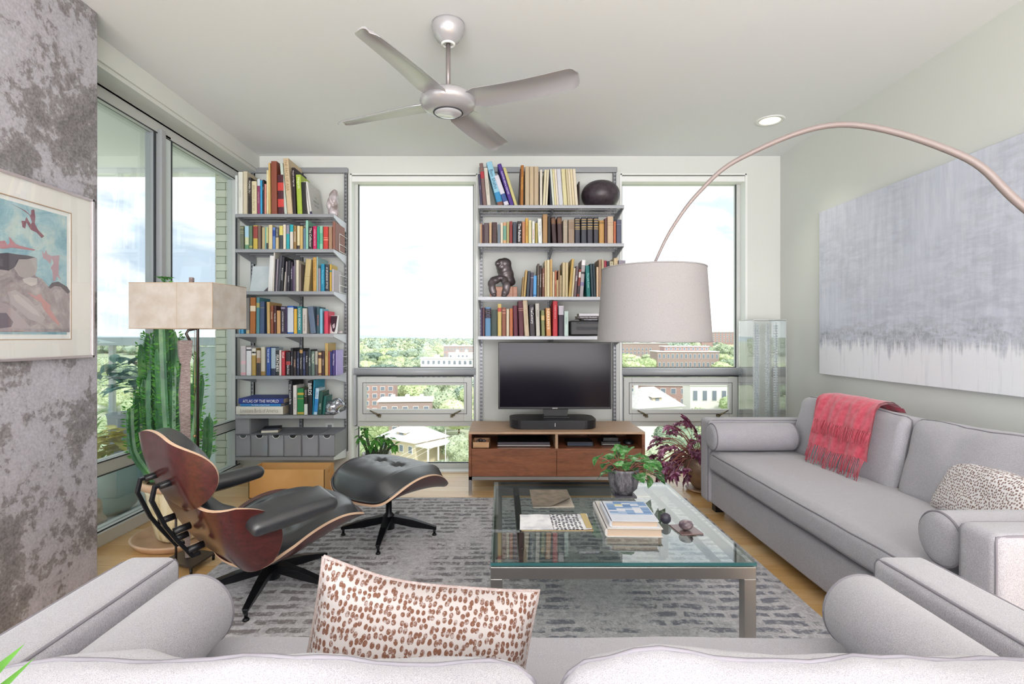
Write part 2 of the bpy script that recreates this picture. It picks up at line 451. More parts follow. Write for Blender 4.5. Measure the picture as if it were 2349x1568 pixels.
# concrete pier with the framed print
t = NT('rough_concrete'); v = t.coord('Object')
n1 = t.noise(v, 2.6, 8, .62, .5); n2 = t.noise(v, 22, 6, .7, .3); n3 = t.noise(v, 90, 3)
zz = t.n('SeparateXYZ'); t.l(v, zz.inputs[0])
pit = t.math('ADD', t.math('MULTIPLY', n1, .62), t.math('MULTIPLY', n2, .38))
c = t.ramp(pit, [(.40, '#5f5b5c'), (.485, '#7d797a'), (.505, '#a5a2a9'), (.62, '#b4b2bb')])
c = t.mix(.18, c, t.ramp(n3, [(.35, '#7c7678'), (.6, '#cfccd2')]))
t.base(c); t.set(Roughness=.72); t.bump(pit, .5, .02); m_conc = t.m
cl = struct(MB().box(XL + .05, -1.958, 1.35, 2.54, -.02, H).build('concrete_pillar', m_conc, bevel=.004))
# balcony outside the left glazing
m_slab = pm('balcony_slab', '#eceeea', .8)
struct(MB().box(-4.4, XL - .07, -4, YB + .30, 2.70, 2.95).box(-4.4, XL - .07, YB + .18, YB + .30, 2.66, 2.70).build('balcony_ceiling', m_slab))
struct(MB().box(-4.4, XL - .07, -4, YB + .34, -.25, -.02).build('balcony_floor', pm('balcony_deck', '#c9c9c5', .8, var='#b9bab6', scale=4)))
# brick pier at the corner of the balcony
bp = struct(MB().box(-2.545, -2.35, YB + .12, YB + .42, -.25, 2.7).build('wall_outside', pm('mortar', '#b9bdac', .9)))
m_brick = [pm('pale_brick_%d' % i, c, .85, bump=.2, bscale=120) for i, c in enumerate(('#dbdcc8', '#d2d5c2', '#e2e3d0'))]
z = -.2; k = 0
while z < 2.62:
    edges = [-2.545, -2.4505, -2.355] if k % 2 else [-2.545, -2.355]
    for a, b in zip(edges[:-1], edges[1:]):
        MB().box(a + .003, b - .003, YB + .105, YB + .13, z + .003, z + .062).build('brick', random.choice(m_brick), bp)
    z += .0655; k += 1
# balcony railing
rl = thing('balcony_railing', 'pale metal balcony railing with glass panels outside the glazed left wall', 'railing', (-3.4, YB + .25, 0))
MB().box(-4.35, -2.56, YB + .2, YB + .26, 1.10, 1.175).box(-4.36, -4.30, -3.9, YB + .26, 1.10, 1.175).build('handrail', pm('rail_metal', '#b9c6c6', .4, .3), rl, bevel=.004)
for x in (-4.33, -3.55, -2.78): MB().box(x - .02, x + .02, YB + .21, YB + .25, -.02, 1.1).build('post', m_alu, rl)
for y0 in (-1.6, .2, 2.0, 3.4): MB().box(-4.35, -4.31, y0, y0 + .04, -.02, 1.1).build('post', m_alu, rl)
MB().box(-4.3, -2.8, YB + .228, YB + .236, .05, 1.08).box(-4.334, -4.326, -3.8, YB + .2, .05, 1.08).build('glass_panel', m_glassg, rl)
MB().box(-2.76, -2.56, YB + .225, YB + .24, -.02, 1.09).build('frosted_panel', translucent('frosted', '#dfe8e8', '#e6eeee', .5), rl, label='milky white end panel')
# ------------------------------------------------------------------ wall shelving
YF, YS = 4.18, 4.53      # shelf front, standards
def shelving(name, label, xa, xb, stds, shelves, ztop, zbot, cat='shelving'):
    t = thing(name, label, cat, ((xa + xb) / 2, YS, zbot))
    MB().box(stds[0] - .02, stds[-1] + .02, YS - .02, YB - .001, ztop - .045, ztop).build('top_rail', m_shelf, t, bevel=.006)
    for sx in stds:
        s = MB().box(sx - .013, sx - .009, YS - .012, YB - .001, zbot, ztop).box(sx + .009, sx + .013, YS - .012, YB - .001, zbot, ztop).box(sx - .013, sx + .013, YS - .004, YB - .001, zbot, ztop)
        st = s.build('standard', m_shelf, t)
        q = MB(); zz = zbot + .02
        while zz < ztop - .03:
            q.box(sx - .0075, sx - .0025, YS - .0055, YS - .004, zz, zz + .018).box(sx + .0025, sx + .0075, YS - .0055, YS - .004, zz, zz + .018); zz += .032
        q.build('slots', m_gasket, st, kind='stuff')
    for z in shelves:
        s = MB()
        s.box(xa, xb, YF, YF + .006, z - .026, z)
        s.box(xa, xb, YS - .03, YS - .022, z - .018, z - .001)
        for yy in (YF + .11, YF + .22): s.box(xa, xb, yy, yy + .006, z - .014, z - .005)
        n = int((xb - xa) / .0125)
        for i in range(n + 1):
            xx = xa + (xb - xa) * i / n; s.box(xx - .0016, xx + .0016, YF, YS - .025, z - .0045, z - .001)
        sh = s.build('shelf', m_shelf, t)
        for j, sx in enumerate(stds):
            bx = xa + .002 if j == 0 else (xb - .002 if j == len(stds) - 1 else sx)
            if j == 0: sx = max(sx, xa)
            b = MB().prism([(YS - .01, z - .082), (YS - .01, z - .002), (YF + .008, z - .002), (YF + .008, z - .026)], bx - .004, bx + .004, 'x')
            b.build('bracket', m_shelfw if j == len(stds) - 1 and xb < 0 else m_shelf, sh)
    return t
SL = [Z_(y, 4.2) for y in (491.7, 571.7, 668, 765, 861, 951, 1046.6)]
SR = [Z_(y, 4.2) for y in (471.5, 558.5, 680.6, 770.7)]
shelving('shelving_unit', 'grey metal wall shelving of seven shelves in the window corner', -2.12, -1.338, (-2.15, -1.73, -1.343), SL, 2.64, .19)
shelving('shelving_unit', 'grey metal wall shelving of four shelves above the television', -.181, .985, (-.17, .42, .985), SR, 2.645, .30)

# ------------------------------------------------------------------ books
NAMED = {'black': '#1b1a1f', 'charcoal': '#3e3e46', 'dark brown': '#42302c', 'brown': '#7d5a44', 'tan': '#b28f66', 'beige': '#c7b391', 'cream': '#dccfae', 'white': '#dfdedb', 'pale grey': '#b7b3b2', 'grey': '#83828a',
 'maroon': '#5c1f30', 'red': '#bf3038', 'rust': '#8a4a34', 'orange': '#c47a48', 'pink': '#d98c90', 'magenta': '#b8266a', 'yellow': '#d3b84e', 'pale yellow': '#d2c886', 'olive': '#8c8450', 'lime green': '#a5bb48', 'green': '#2c7a48', 'sage green': '#7d9a82',
 'mint green': '#a5ccb8', 'teal': '#18707a', 'turquoise': '#1ea3ac', 'sky blue': '#5aa2d6', 'pale blue': '#a3c6d6', 'blue': '#2a58a8', 'slate blue': '#4f6a84', 'navy': '#27305c', 'purple': '#4a2c80', 'lavender': '#b0a4da', 'plum': '#4c3450'}
_nl = {k: lin(v) for k, v in NAMED.items()}
def cname(h):
    c = lin(h); f = lambda v: [max(v[i], 0) ** .42 for i in range(3)]
    a = f(c); return min(_nl, key=lambda k: sum((p - q) ** 2 for p, q in zip(a, f(_nl[k]))))
ORD = 'first second third fourth fifth sixth seventh eighth ninth tenth eleventh twelfth thirteenth fourteenth fifteenth sixteenth seventeenth eighteenth nineteenth twentieth'.split()
def nth(k): return ORD[k - 1] if k <= 20 else '%dth' % k
def ordn(i, n):
    if i * 2 < n: return nth(i + 1) + ' from left'
    j = n - 1 - i
    return 'last on the right' if j == 0 else (nth(j + 1) + ' from right')
def book(w, h, d, color, name_label, loc, tilt=0, rz=0, group=None, bands=(), title=None, cover=None, soft=False, pages=True, M0=None):
    """local: x thickness centred, y depth from the spine (0) backwards, z up"""
    if M0 is None:
        # set the lowest corner on the shelf
        th_ = math.atan(tilt); M0 = T(*loc) @ RZ(rz) @ Matrix.Rotation(th_, 4, 'Y')
        cor = [(M0 @ Vector((sx * w / 2, 0, 0))).z for sx in (-1, 1)]
        M0 = T(0, 0, loc[2] - min(cor)) @ M0
    t = bpy.data.objects.new('book', None); COL.objects.link(t); t.matrix_world = M0
    t.location, t.rotation_euler = M0.to_translation(), M0.to_euler(); t.empty_display_size = .05
    tag(t, name_label, 'book', group)
    c = .0022 if soft else .003
    ins = 0 if soft else .004
    m = MB(); hw = w / 2
    r = min(hw * .35, .006)
    m.prism([(-hw, r), (-hw + r * .5, r * .3), (-hw * .4, 0), (hw * .4, 0), (hw - r * .5, r * .3), (hw, r), (hw, r + c), (-hw, r + c)], 0, h)
    m.box(-hw, -hw + c, r, d, 0, h).box(hw - c, hw, r, d, 0, h)
    m.build('cover', m_cover, t, True, color=color)
    MB().box(-hw + c, hw - c, r + c, d - ins, ins, h - ins).build('pages', m_pages, t, True)
    for z0, z1, col in bands:
        e_ = .0006
        MB().prism([(-hw - e_, r), (-hw + r * .5, r * .3 - e_), (-hw * .4, -e_), (hw * .4, -e_), (hw - r * .5, r * .3 - e_), (hw + e_, r)], h * z0, h * z1).build('band', m_print, t, True, color=col)
    if title:
        s, col, z0, z1, fill = (list(title) + [.55])[:5]
        M = T(0, -.0013, h * (z0 + z1) / 2) @ RX(90) @ RZ(-90)
        lettering(s, M, h * (z1 - z0), w * fill, m_print, t, col, local=True)
    if cover:
        s, col = cover
        M = T(hw + .0006, d * .52, h * .62) @ RZ(90) @ RX(90)
        k = 0
        for line in s.split('|'):
            lettering(line, T(0, 0, -k * .035) @ M, d * .6, .018, m_print, t, col, 'cover_lettering', True); k += 1
    return t
def shelf_of_books(S, crop, rows, zs, where, group, dmin=.15):
    x00, y00, sc = crop; n = len(rows)
    for i, r in enumerate(rows):
        a, b, top, lean, col = r[:5]; o = r[5] if len(r) > 5 else {}
        Y = YF + .022 + o.get('back', 0) + random.uniform(0, .012)
        xa, xb = X_(x00 + a / sc, Y), X_(x00 + b / sc, Y)
        z0 = zs; zt = Z_(y00 + top / sc, Y); h = max(zt - z0, .05); dx = lean / sc * Y / FPX
        ang = dx / h; L = math.hypot(h, dx) - abs(math.sin(math.atan(ang))) * (xb - xa) * .5
        w = max((xb - xa) * math.cos(math.atan(ang)), .006) * .97
        d = o.get('d', min(.26, max(dmin, h * .68 + random.uniform(-.01, .01))))
        d = min(d, YS - .03 - Y)
        nm = cname(o.get('nm', col)) if 'nmx' not in o else o['nmx']
        ti = o.get('t'); extra = ''
        if 'say' in o: extra = ' ' + o['say']
        elif ti and len(ti[0]) > 2: extra = ' with ' + cname(ti[1]) + ' lettering'
        elif o.get('b'): extra = ' with ' + cname(o['b'][-1][2]) + ' band'
        le = 'leaning ' if abs(ang) > .09 else ''
        siz = 'slim ' if w < .0125 else ('thick ' if w > .042 else '')
        lab = '%s%s%s book%s, %s, %s' % (le, siz, nm, extra, ordn(i, n), where)
        book(w, L, d, col, lab, ((xa + xb) / 2, Y, z0 + .0005), ang, 0, group, o.get('b', ()), ti, o.get('c'))
GW = '#d9d2c4'; GO = '#c9a65a'
A = (540, 350, 9.035); B = (540, 500, 8.712); C = (540, 670, 7.838); D = (530, 860, 6.271); E = (1090, 365, 6.711); F = (1090, 580, 6.711)
random.seed(3)
shelf_of_books('a', A, [
 (-10, 44, 470, 0, '#d3d8d6'), (50, 150, 400, 0, '#dcdcd2', dict(t=('MACAO', '#a8a498', .35, .62, .3), d=.22)), (152, 245, 388, 0, '#c9bfa6', dict(d=.25)),
 (262, 325, 515, 0, '#2a2322', dict(t=('POMER DU', '#e6e0d2', .5, .98, .6), b=[(.52, .53, '#6d4a3a')])), (332, 440, 590, -6, '#d8cda9', dict(t=('BERTHOLD FINSTER', '#8f8562', .1, .88, .4), nmx='pale straw')),
 (450, 510, 545, -4, '#8e3a62', dict(b=[(.81, 1, '#c6d0d6')], t=('LITTLE HISTORY', '#d9b7c4', .2, .75, .4))), (513, 556, 570, -3, '#2f9fd0'), (562, 594, 560, -2, '#26232a', dict(t=('Volume', '#d8d2ce', .55, .95, .5))),
 (600, 636, 650, 0, '#d98c80'), (642, 686, 365, 0, '#d8cfa4'), (690, 728, 210, -10, '#d1b170'), (742, 866, 175, -12, '#8a4a36', dict(d=.27, say='with plain cloth binding')),
 (878, 1003, 455, -15, '#4a1c28', dict(b=[(.60, .80, '#c8403a'), (.19, .39, '#c8403a')], say='with red bands')),
 (1010, 1072, 215, -95, '#c4cfc4'), (1075, 1188, 115, -95, '#cdb896', dict(t=('THE FACE OF ASIA', '#93714a', .42, .97, .5), d=.3)),
 (1192, 1258, 310, -33, '#2a1c22', dict(t=('People on High Life', '#e6dcd6', .58, .95, .6), d=.26)), (1278, 1385, 455, -32, '#a5bc42', dict(t=('Hogarth', '#e8f0c8', .6, .98, .62), b=[(.1, .104, '#6f8428')], d=.2)),
 (1390, 1490, 610, -40, '#211f1d', dict(d=.18)), (1500, 1545, 600, -95, '#d8d6d0'), (1548, 1590, 596, -95, '#cfcdc9', dict(b=[(0, .09, '#2d2a4a')], c=('THE|AMERICAN|CENTURY', '#6e7680'), d=.27, say='whose pale cover reads American Century')),
], SL[0], 'top corner shelf', 'books on the top corner shelf')
shelf_of_books('b', B, [
 (85, 165, 155, -4, '#69705f', dict(b=[(.68, .70, '#a8a47c'), (.76, .78, '#a8a47c'), (.9, .93, '#a8a47c')])), (184, 265, 155, -3, '#c4cba4', dict(b=[(.52, .99, '#a4c8d8'), (0, .2, '#5b8a66')])), (271, 335, 155, 0, '#5d7a5e', dict(b=[(.08, .16, '#a8a05c')])),
 (348, 440, 145, 0, '#bfa648', dict(b=[(.46, .96, '#8c3a34')], say='with red upper spine')), (445, 508, 150, -4, '#6f5d52'), (527, 588, 185, 0, '#b5a57c'), (596, 614, 180, 0, '#7fc4c0'), (616, 650, 180, 0, '#c6c98c', dict(b=[(0, .29, '#3a3a3e')])),
 (657, 735, 135, 0, '#d8c69a'), (740, 795, 185, 0, '#5b7fb8', dict(b=[(.6, .87, '#23408c')])), (800, 862, 190, 0, '#c9b58a', dict(b=[(.55, 1, '#4b4c55')], t=('THE LIVES', '#cfc8b2', .6, .95, .4))), (872, 945, 150, 0, '#3f4144', dict(b=[(.6, .99, '#d5c86a')])),
 (950, 1005, 130, 0, '#ded3c0'), (1014, 1075, 140, 0, '#2aa6b0', dict(b=[(.64, 1, '#8f8b9c')])), (1085, 1150, 130, 0, '#d9d0c4', dict(b=[(.71, 1, '#16a3ac')])), (1156, 1220, 150, 0, '#8d6d3c', dict(t=('MYSTERIES', '#e9e2cf', .2, .85, .5))),
 (1229, 1284, 155, 0, '#ded2a8', dict(b=[(0, .17, '#3a3232')])), (1286, 1345, 160, 0, '#cdb06e'), (1354, 1400, 200, 0, '#5f7c93'), (1402, 1454, 45, 0, '#8fc5b0', dict(d=.27)),
 (1460, 1540, 170, 0, '#332a2c', dict(t=('The Collector', '#efe8dc', .1, .95, .6))), (1545, 1625, 160, 0, '#c2185b', dict(t=('AMERICAN VOICES', '#f0c4d0', .12, .9, .35))), (1629, 1672, 170, 0, '#12a07f'), (1676, 1745, 160, 0, '#8cc3a8', dict(b=[(.24, .7, '#5fae8e')])),
 (1752, 1850, 170, 0, '#c83a32', dict(b=[(.4, .44, '#e8a080'), (.5, .52, '#e8a080')])), (1857, 1932, 170, 0, '#a58266'), (1938, 1993, 72, 0, '#8d5c4e', dict(d=.26, say='closing the row')),
], SL[1], 'second corner shelf', 'books on the second corner shelf')
shelf_of_books('c', B, [
 (642, 736, 750, 40, '#dedcda', dict(d=.2)), (740, 768, 665, 24, '#dbd5c9', dict(d=.24)), (774, 796, 820, 22, '#3b3540'), (800, 832, 820, 30, '#8f8590'), (838, 884, 745, 48, '#4a4a55', dict(d=.24)),
 (888, 950, 780, 30, '#23232b', dict(t=('PHOTOGRAPHY', '#e8e6e4', .1, .9, .4), d=.24)), (966, 984, 1075, 25, '#cfc6b4'), (988, 1010, 870, 22, '#8b8288'), (1026, 1078, 850, 20, '#2b2b35', dict(t=('QUARTERLY', '#eeeaf0', .1, .7, .4))), (1094, 1138, 880, 8, '#2a1f33', dict(t=('THE BIG FRAME', '#d8c8e0', .3, .9, .5))),
 (1142, 1170, 960, 2, '#5d4667'), (1173, 1200, 840, 0, '#77707a'), (1207, 1264, 840, 0, '#dcd3bd', dict(d=.25)), (1272, 1308, 912, 0, '#8a7a70'), (1352, 1466, 818, 52, '#c0ab78', dict(b=[(.45, .46, '#a08a58')])), (1546, 1620, 785, 0, '#c89a4c', dict(t=('A Garden Under the Sun', '#8a5a1c', .3, .95, .4))),
 (1624, 1644, 775, 0, '#a3c6c8', dict(d=.25)), (1648, 1700, 1005, 0, '#9a8d97'), (1704, 1780, 915, 0, '#1689ad', dict(t=('The Ocean Atlas', '#7fd4e8', .15, .9, .4))), (1786, 1874, 925, 0, '#2e3140', dict(t=('A SPLENDID STYLE', '#e8e4da', .05, .95, .42))),
 (1880, 1922, 925, 0, '#c2a040', dict(b=[(.72, .78, '#1e7f7a')])), (1926, 1968, 1020, 0, '#b9b0b6', dict(d=.2)),
], SL[2], 'third corner shelf', 'books on the third corner shelf')
shelf_of_books('d', C, [
 (60, 86, 560, 0, '#5aa0c8'), (92, 145, 600, 0, '#4f9ccb'), (186, 250, 100, 4, '#7a7774', dict(b=[(0, .1, '#b8a888')])), (256, 355, 95, 6, '#a8662e', dict(b=[(.62, .77, '#e0d2b8')], say='with white label', d=.2)), (367, 430, 95, 6, '#4f8691', dict(b=[(.72, .85, '#a8a063')])), (433, 515, 165, 4, '#3f5274', dict(b=[(.8, .81, '#a8a063')], d=.2)),
 (565, 620, 175, -8, '#c8a66a', dict(d=.24)), (632, 680, 240, 0, '#8a4a30', dict(t=('Chronicle', '#f0dcc8', .5, .8, .5))), (684, 735, 240, 0, '#4d2a2a', dict(t=('TRAVELLER', '#efe4da', .2, .95, .45))), (740, 808, 330, 0, '#c79a66'), (812, 890, 250, 0, '#2f2638', dict(t=('A DICTIONARY OF WORDS', '#f2ecf2', .08, .8, .28), b=[(.9, .96, '#8d86a0')])),
 (894, 922, 255, 0, '#4b3c60'), (930, 1040, 245, 0, '#1f5fb5', dict(b=[(.05, .94, '#c6ccd6')], say='with a broad pale panel')), (1048, 1104, 300, 0, '#ddaf3e'), (1108, 1195, 255, 0, '#2b7f86', dict(t=('LOUISE ERDRICH', '#f4f4ec', .1, .97, .42))), (1200, 1284, 290, 0, '#c9c2ba', dict(t=('THE SHORT STORIES', '#4a4244', .1, .75, .3))),
 (1345, 1450, 255, -55, '#5d6d84', dict(d=.22)), (1457, 1510, 260, 0, '#30505c', dict(t=('THE HOURS', '#d86a50', .1, .9, .5))), (1514, 1565, 295, 0, '#7cb6cc'), (1590, 1665, 340, 0, '#cf3a56', dict(d=.17)),
], SL[3], 'fourth corner shelf', 'books on the fourth corner shelf')
shelf_of_books('e', C, [
 (92, 185, 965, 0, '#c6bfc2', dict(b=[(.02, .1, '#d4a0a8'), (.38, .5, '#dcb8c0')])), (190, 282, 990, 0, '#dcdce0', dict(b=[(.88, .93, '#3a3a40')])), (286, 364, 1010, 0, '#b09350', dict(b=[(.74, 1, '#dedad0'), (.82, .88, '#302c2c')])), (375, 445, 1045, 0, '#c0b4a6', dict(b=[(0, .5, '#3a3436'), (.5, .7, '#a07a58')])),
 (452, 530, 985, 0, '#c9c5b2', dict(b=[(0, .14, '#9a7c44')])), (554, 628, 990, 0, '#234c96', dict(t=('THE GREAT RIVER', '#e2e8f4', .45, .95, .4))), (634, 720, 1000, 0, '#9fb2bf', dict(b=[(0, .25, '#26304a')])), (726, 784, 1050, 0, '#2a2a2c', dict(t=('FEATHERS', '#f4f2ee', .02, .97, .85))), (786, 824, 1040, 0, '#dcd0ca'),
 (828, 888, 1060, 0, '#b5303c', dict(t=('Wolf', '#f6e8e4', .7, .98, .62), b=[(.55, .552, '#7a1c26')])), (902, 985, 1075, 0, '#221a22', dict(t=('Open Dreams', '#f0eaea', .05, .45, .45), b=[(.45, .6, '#a03c38')])), (990, 1032, 1000, 0, '#1d1b22', dict(t=('Red Moon Rising', '#e8e6ec', .1, .95, .5))), (1038, 1092, 1060, 0, '#2a2022', dict(t=('STORIES', '#e0b8a4', .2, .8, .5))),
 (1100, 1146, 1060, 0, '#1c2440', dict(t=('NIGHT WATER', '#a8b4e0', .1, .9, .4))), (1152, 1206, 1010, 0, '#1e1a20', dict(t=('The Road Home', '#ece6e0', .1, .8, .4), b=[(.82, .95, '#b08a50')])), (1211, 1256, 1060, 0, '#252f55', dict(t=('NORTH COUNTRY', '#c4cce8', .1, .9, .4))), (1260, 1306, 1060, 0, '#17161a', dict(t=('Badlands', '#e6e4e8', .4, .95, .5))),
 (1311, 1356, 1030, 0, '#3a4648', dict(t=('WILD GEESE', '#dfe6e2', .15, .9, .45))), (1359, 1425, 1060, 0, '#5e7268', dict(t=('TROUT', '#e6eadc', .45, .95, .6))), (1429, 1478, 1060, 0, '#a8a296', dict(b=[(0, .45, '#4c4444')])), (1486, 1546, 1085, 0, '#caa878', dict(b=[(.02, .1, '#6b3a28'), (.75, .9, '#4a2c24')])), (1551, 1600, 1060, 0, '#3c2224', dict(t=('CANYON', '#e8cfc0', .3, .8, .4))),
 (1605, 1665, 915, 0, '#b99a5c', dict(t=('HISTORY', '#7a5f30', .5, .9, .4), d=.2)), (1669, 1700, 1065, 0, '#9c4a38'), (1702, 1730, 1070, 0, '#2c3a78'), (1733, 1800, 1045, 0, '#37286a', dict(t=('Desert Notes', '#e6e0f0', .3, .95, .4), nmx='dark violet')), (1804, 1824, 1040, 0, '#b3a4dc', dict(d=.17)),
], SL[4], 'fifth corner shelf', 'books on the fifth corner shelf')
shelf_of_books('f', D, [
 (826, 884, 80, -4, '#1b1a22', dict(t=('Great Coastal Birds', '#f0f0f4', .3, .9, .45), d=.24)), (888, 944, 148, 0, '#dcd8d4', dict(t=('AUDUBON', '#8c8884', .2, .6, .5))), (948, 1044, 192, 0, '#1f7a42', dict(b=[(.75, .84, '#b8a040'), (.6, .62, '#b8a040'), (.02, .1, '#b8a040')], say='with gold bands', d=.2)), (1048, 1098, 188, 0, '#1d1c1e', dict(b=[(0, .4, '#cfd4ce')], t=('OWLS', '#c8c0b8', .65, .95, .5))),
 (1101, 1165, 85, 0, '#14161c', dict(t=('BIRDS', '#f6f6f4', .58, .93, .8))), (1172, 1180, 70, 18, '#2b9cc0', dict(d=.25)), (1184, 1236, 190, 30, '#b8d4e4', dict(t=('FIELD GUIDE', '#1c6aa8', .3, .9, .5), b=[(.1, .6, '#2f8cd0')])), (1244, 1300, 235, 25, '#1f4d43', dict(t=('NESTS', '#cfe0d8', .1, .6, .4))), (1308, 1350, 302, 22, '#17605c'),
], SL[5], 'sixth corner shelf', 'bird books on the sixth corner shelf')
shelf_of_books('g', E, [
 (78, 118, 230, -38, '#3a3550', dict(t=('Paintings', '#b8b0c8', .3, .85, .4))), (120, 178, 60, -57, '#7a5f5c', dict(b=[(.64, .8, '#a83038')], say='with red band')), (182, 242, 135, -52, '#cfc9bd', dict(t=('THE AMERICAN SCENE', '#a09a90', .1, .9, .3))), (342, 436, 40, -180, '#8fc4da', dict(b=[(0, .08, '#7a4a3a'), (.08, .3, '#2a86b8')], t=('Ben Shahn', '#173f5c', .38, .82, .6))),
 (446, 526, 250, -165, '#d3d0dc', dict(b=[(.12, .38, '#35518c')], say='with blue lower spine')), (536, 600, 72, -200, '#4a2a86', dict(t=('PLEASURE SEEN & CREATED', '#e8e0f4', .18, .9, .35))), (606, 655, 128, -185, '#c6bd80'), (672, 690, 150, 18, '#3c2018'), (692, 740, 92, 10, '#a0641f', dict(t=('ENCYCLOPEDIA', '#e8b860', .3, .8, .4))),
 (766, 836, 112, 0, '#bba98c', dict(d=.26)), (838, 905, 112, 0, '#bda98a', dict(d=.26)), (907, 978, 112, 0, '#baa68a', dict(d=.26)), (996, 1034, 160, 0, '#d9d2c4'), (1040, 1076, 160, 28, '#d8cfae'), (1080, 1112, 160, 28, '#d8cfb4'), (1150, 1185, 160, -12, '#1d2430'),
 (1192, 1226, 152, -42, '#cdd2c6'), (1228, 1256, 152, -42, '#d9cf9f'), (1258, 1290, 152, -42, '#ddd3c2'), (1292, 1360, 152, -42, '#cbccd2'), (1362, 1426, 150, -40, '#d3ca9c'), (1430, 1462, 150, -40, '#c9bc98'), (1464, 1500, 150, -42, '#d8ccb0'), (1503, 1540, 150, -44, '#d6c8a4'), (1543, 1590, 150, -45, '#d8cdb8'), (1594, 1612, 345, -2, '#3a2a28'),
], SR[0], 'top shelf above television', 'books on the top shelf above the television')
gb = [(.55, .57, GO), (.62, .65, GO), (.72, .74, GO), (.82, .84, GO), (.9, .92, GO)]
shelf_of_books('h', E, [
 (78, 102, 992, 0, '#c79f78'), (105, 132, 1005, 0, '#553842'), (134, 212, 980, 0, '#5c4b4f'), (215, 255, 975, 0, '#c2a37e'), (257, 335, 970, 0, '#46302f', dict(b=[(.72, .73, '#6b4a44'), (.35, .36, '#6b4a44')])), (346, 387, 1003, 0, '#6f7a86'), (390, 428, 980, 0, '#d6cbb4'), (430, 480, 975, 0, '#6d9c88', dict(b=[(0, .17, '#d0a070'), (.85, 1, '#c8926a')])), (483, 526, 965, 0, '#a89a68'),
 (530, 573, 955, 0, '#88302e'), (578, 640, 965, 0, '#3f4552'), (648, 718, 955, 0, '#2a2024', dict(t=('The Fabulists', '#f4eef0', .1, .9, .6))), (723, 770, 960, 0, '#b87f5c'), (773, 818, 907, 0, '#c79c48', dict(t=('MODERN ART', '#5a4420', .2, .8, .4))), (822, 870, 940, 0, '#d3cc9e'), (877, 918, 953, 0, '#dddad2', dict(t=('THE AMERICAN', '#c04838', .2, .65, .4))), (923, 964, 980, 0, '#9f9048'),
 (970, 1035, 915, -10, '#dfe0dc', dict(t=('THE LETTERS', '#8a9098', .3, .9, .4))), (1041, 1115, 847, 0, '#a98458', dict(b=[(.02, .03, '#7a5a38'), (.97, .98, '#7a5a38')], d=.24)), (1120, 1160, 890, 0, '#1d1a1e'), (1188, 1258, 890, -22, '#3a2426', dict(b=[(.74, .95, '#6b4a30')])), (1272, 1345, 887, -12, '#3d2527', dict(b=[(.74, .95, '#6b4a30')])), (1354, 1425, 930, 0, '#a89a88', dict(b=[(.7, .71, '#cdbfa8')])), (1434, 1530, 930, 0, '#988470', dict(b=[(.6, .9, '#8a7560')])),
 (1540, 1618, 897, -4, '#3b3b45', dict(b=gb)), (1634, 1718, 892, 0, '#3a3c46', dict(b=gb)), (1730, 1812, 890, 0, '#3c3b44', dict(b=gb)), (1826, 1900, 890, 0, '#3b3a42', dict(b=gb)), (1910, 1988, 942, 0, '#b98d4e', dict(b=[(.85, .95, '#8f6a34')])), (1994, 2032, 912, 0, '#5c3c3a'), (2037, 2130, 880, 0, '#c6ab8e', dict(b=[(.76, .77, '#94745a'), (.68, .69, '#94745a')])), (2133, 2170, 957, 0, '#b0613e'), (2177, 2255, 930, 0, '#505468', dict(b=[(.8, .81, '#9a94a0')])),
], SR[1], 'second shelf above television', 'books on the second shelf above the television')
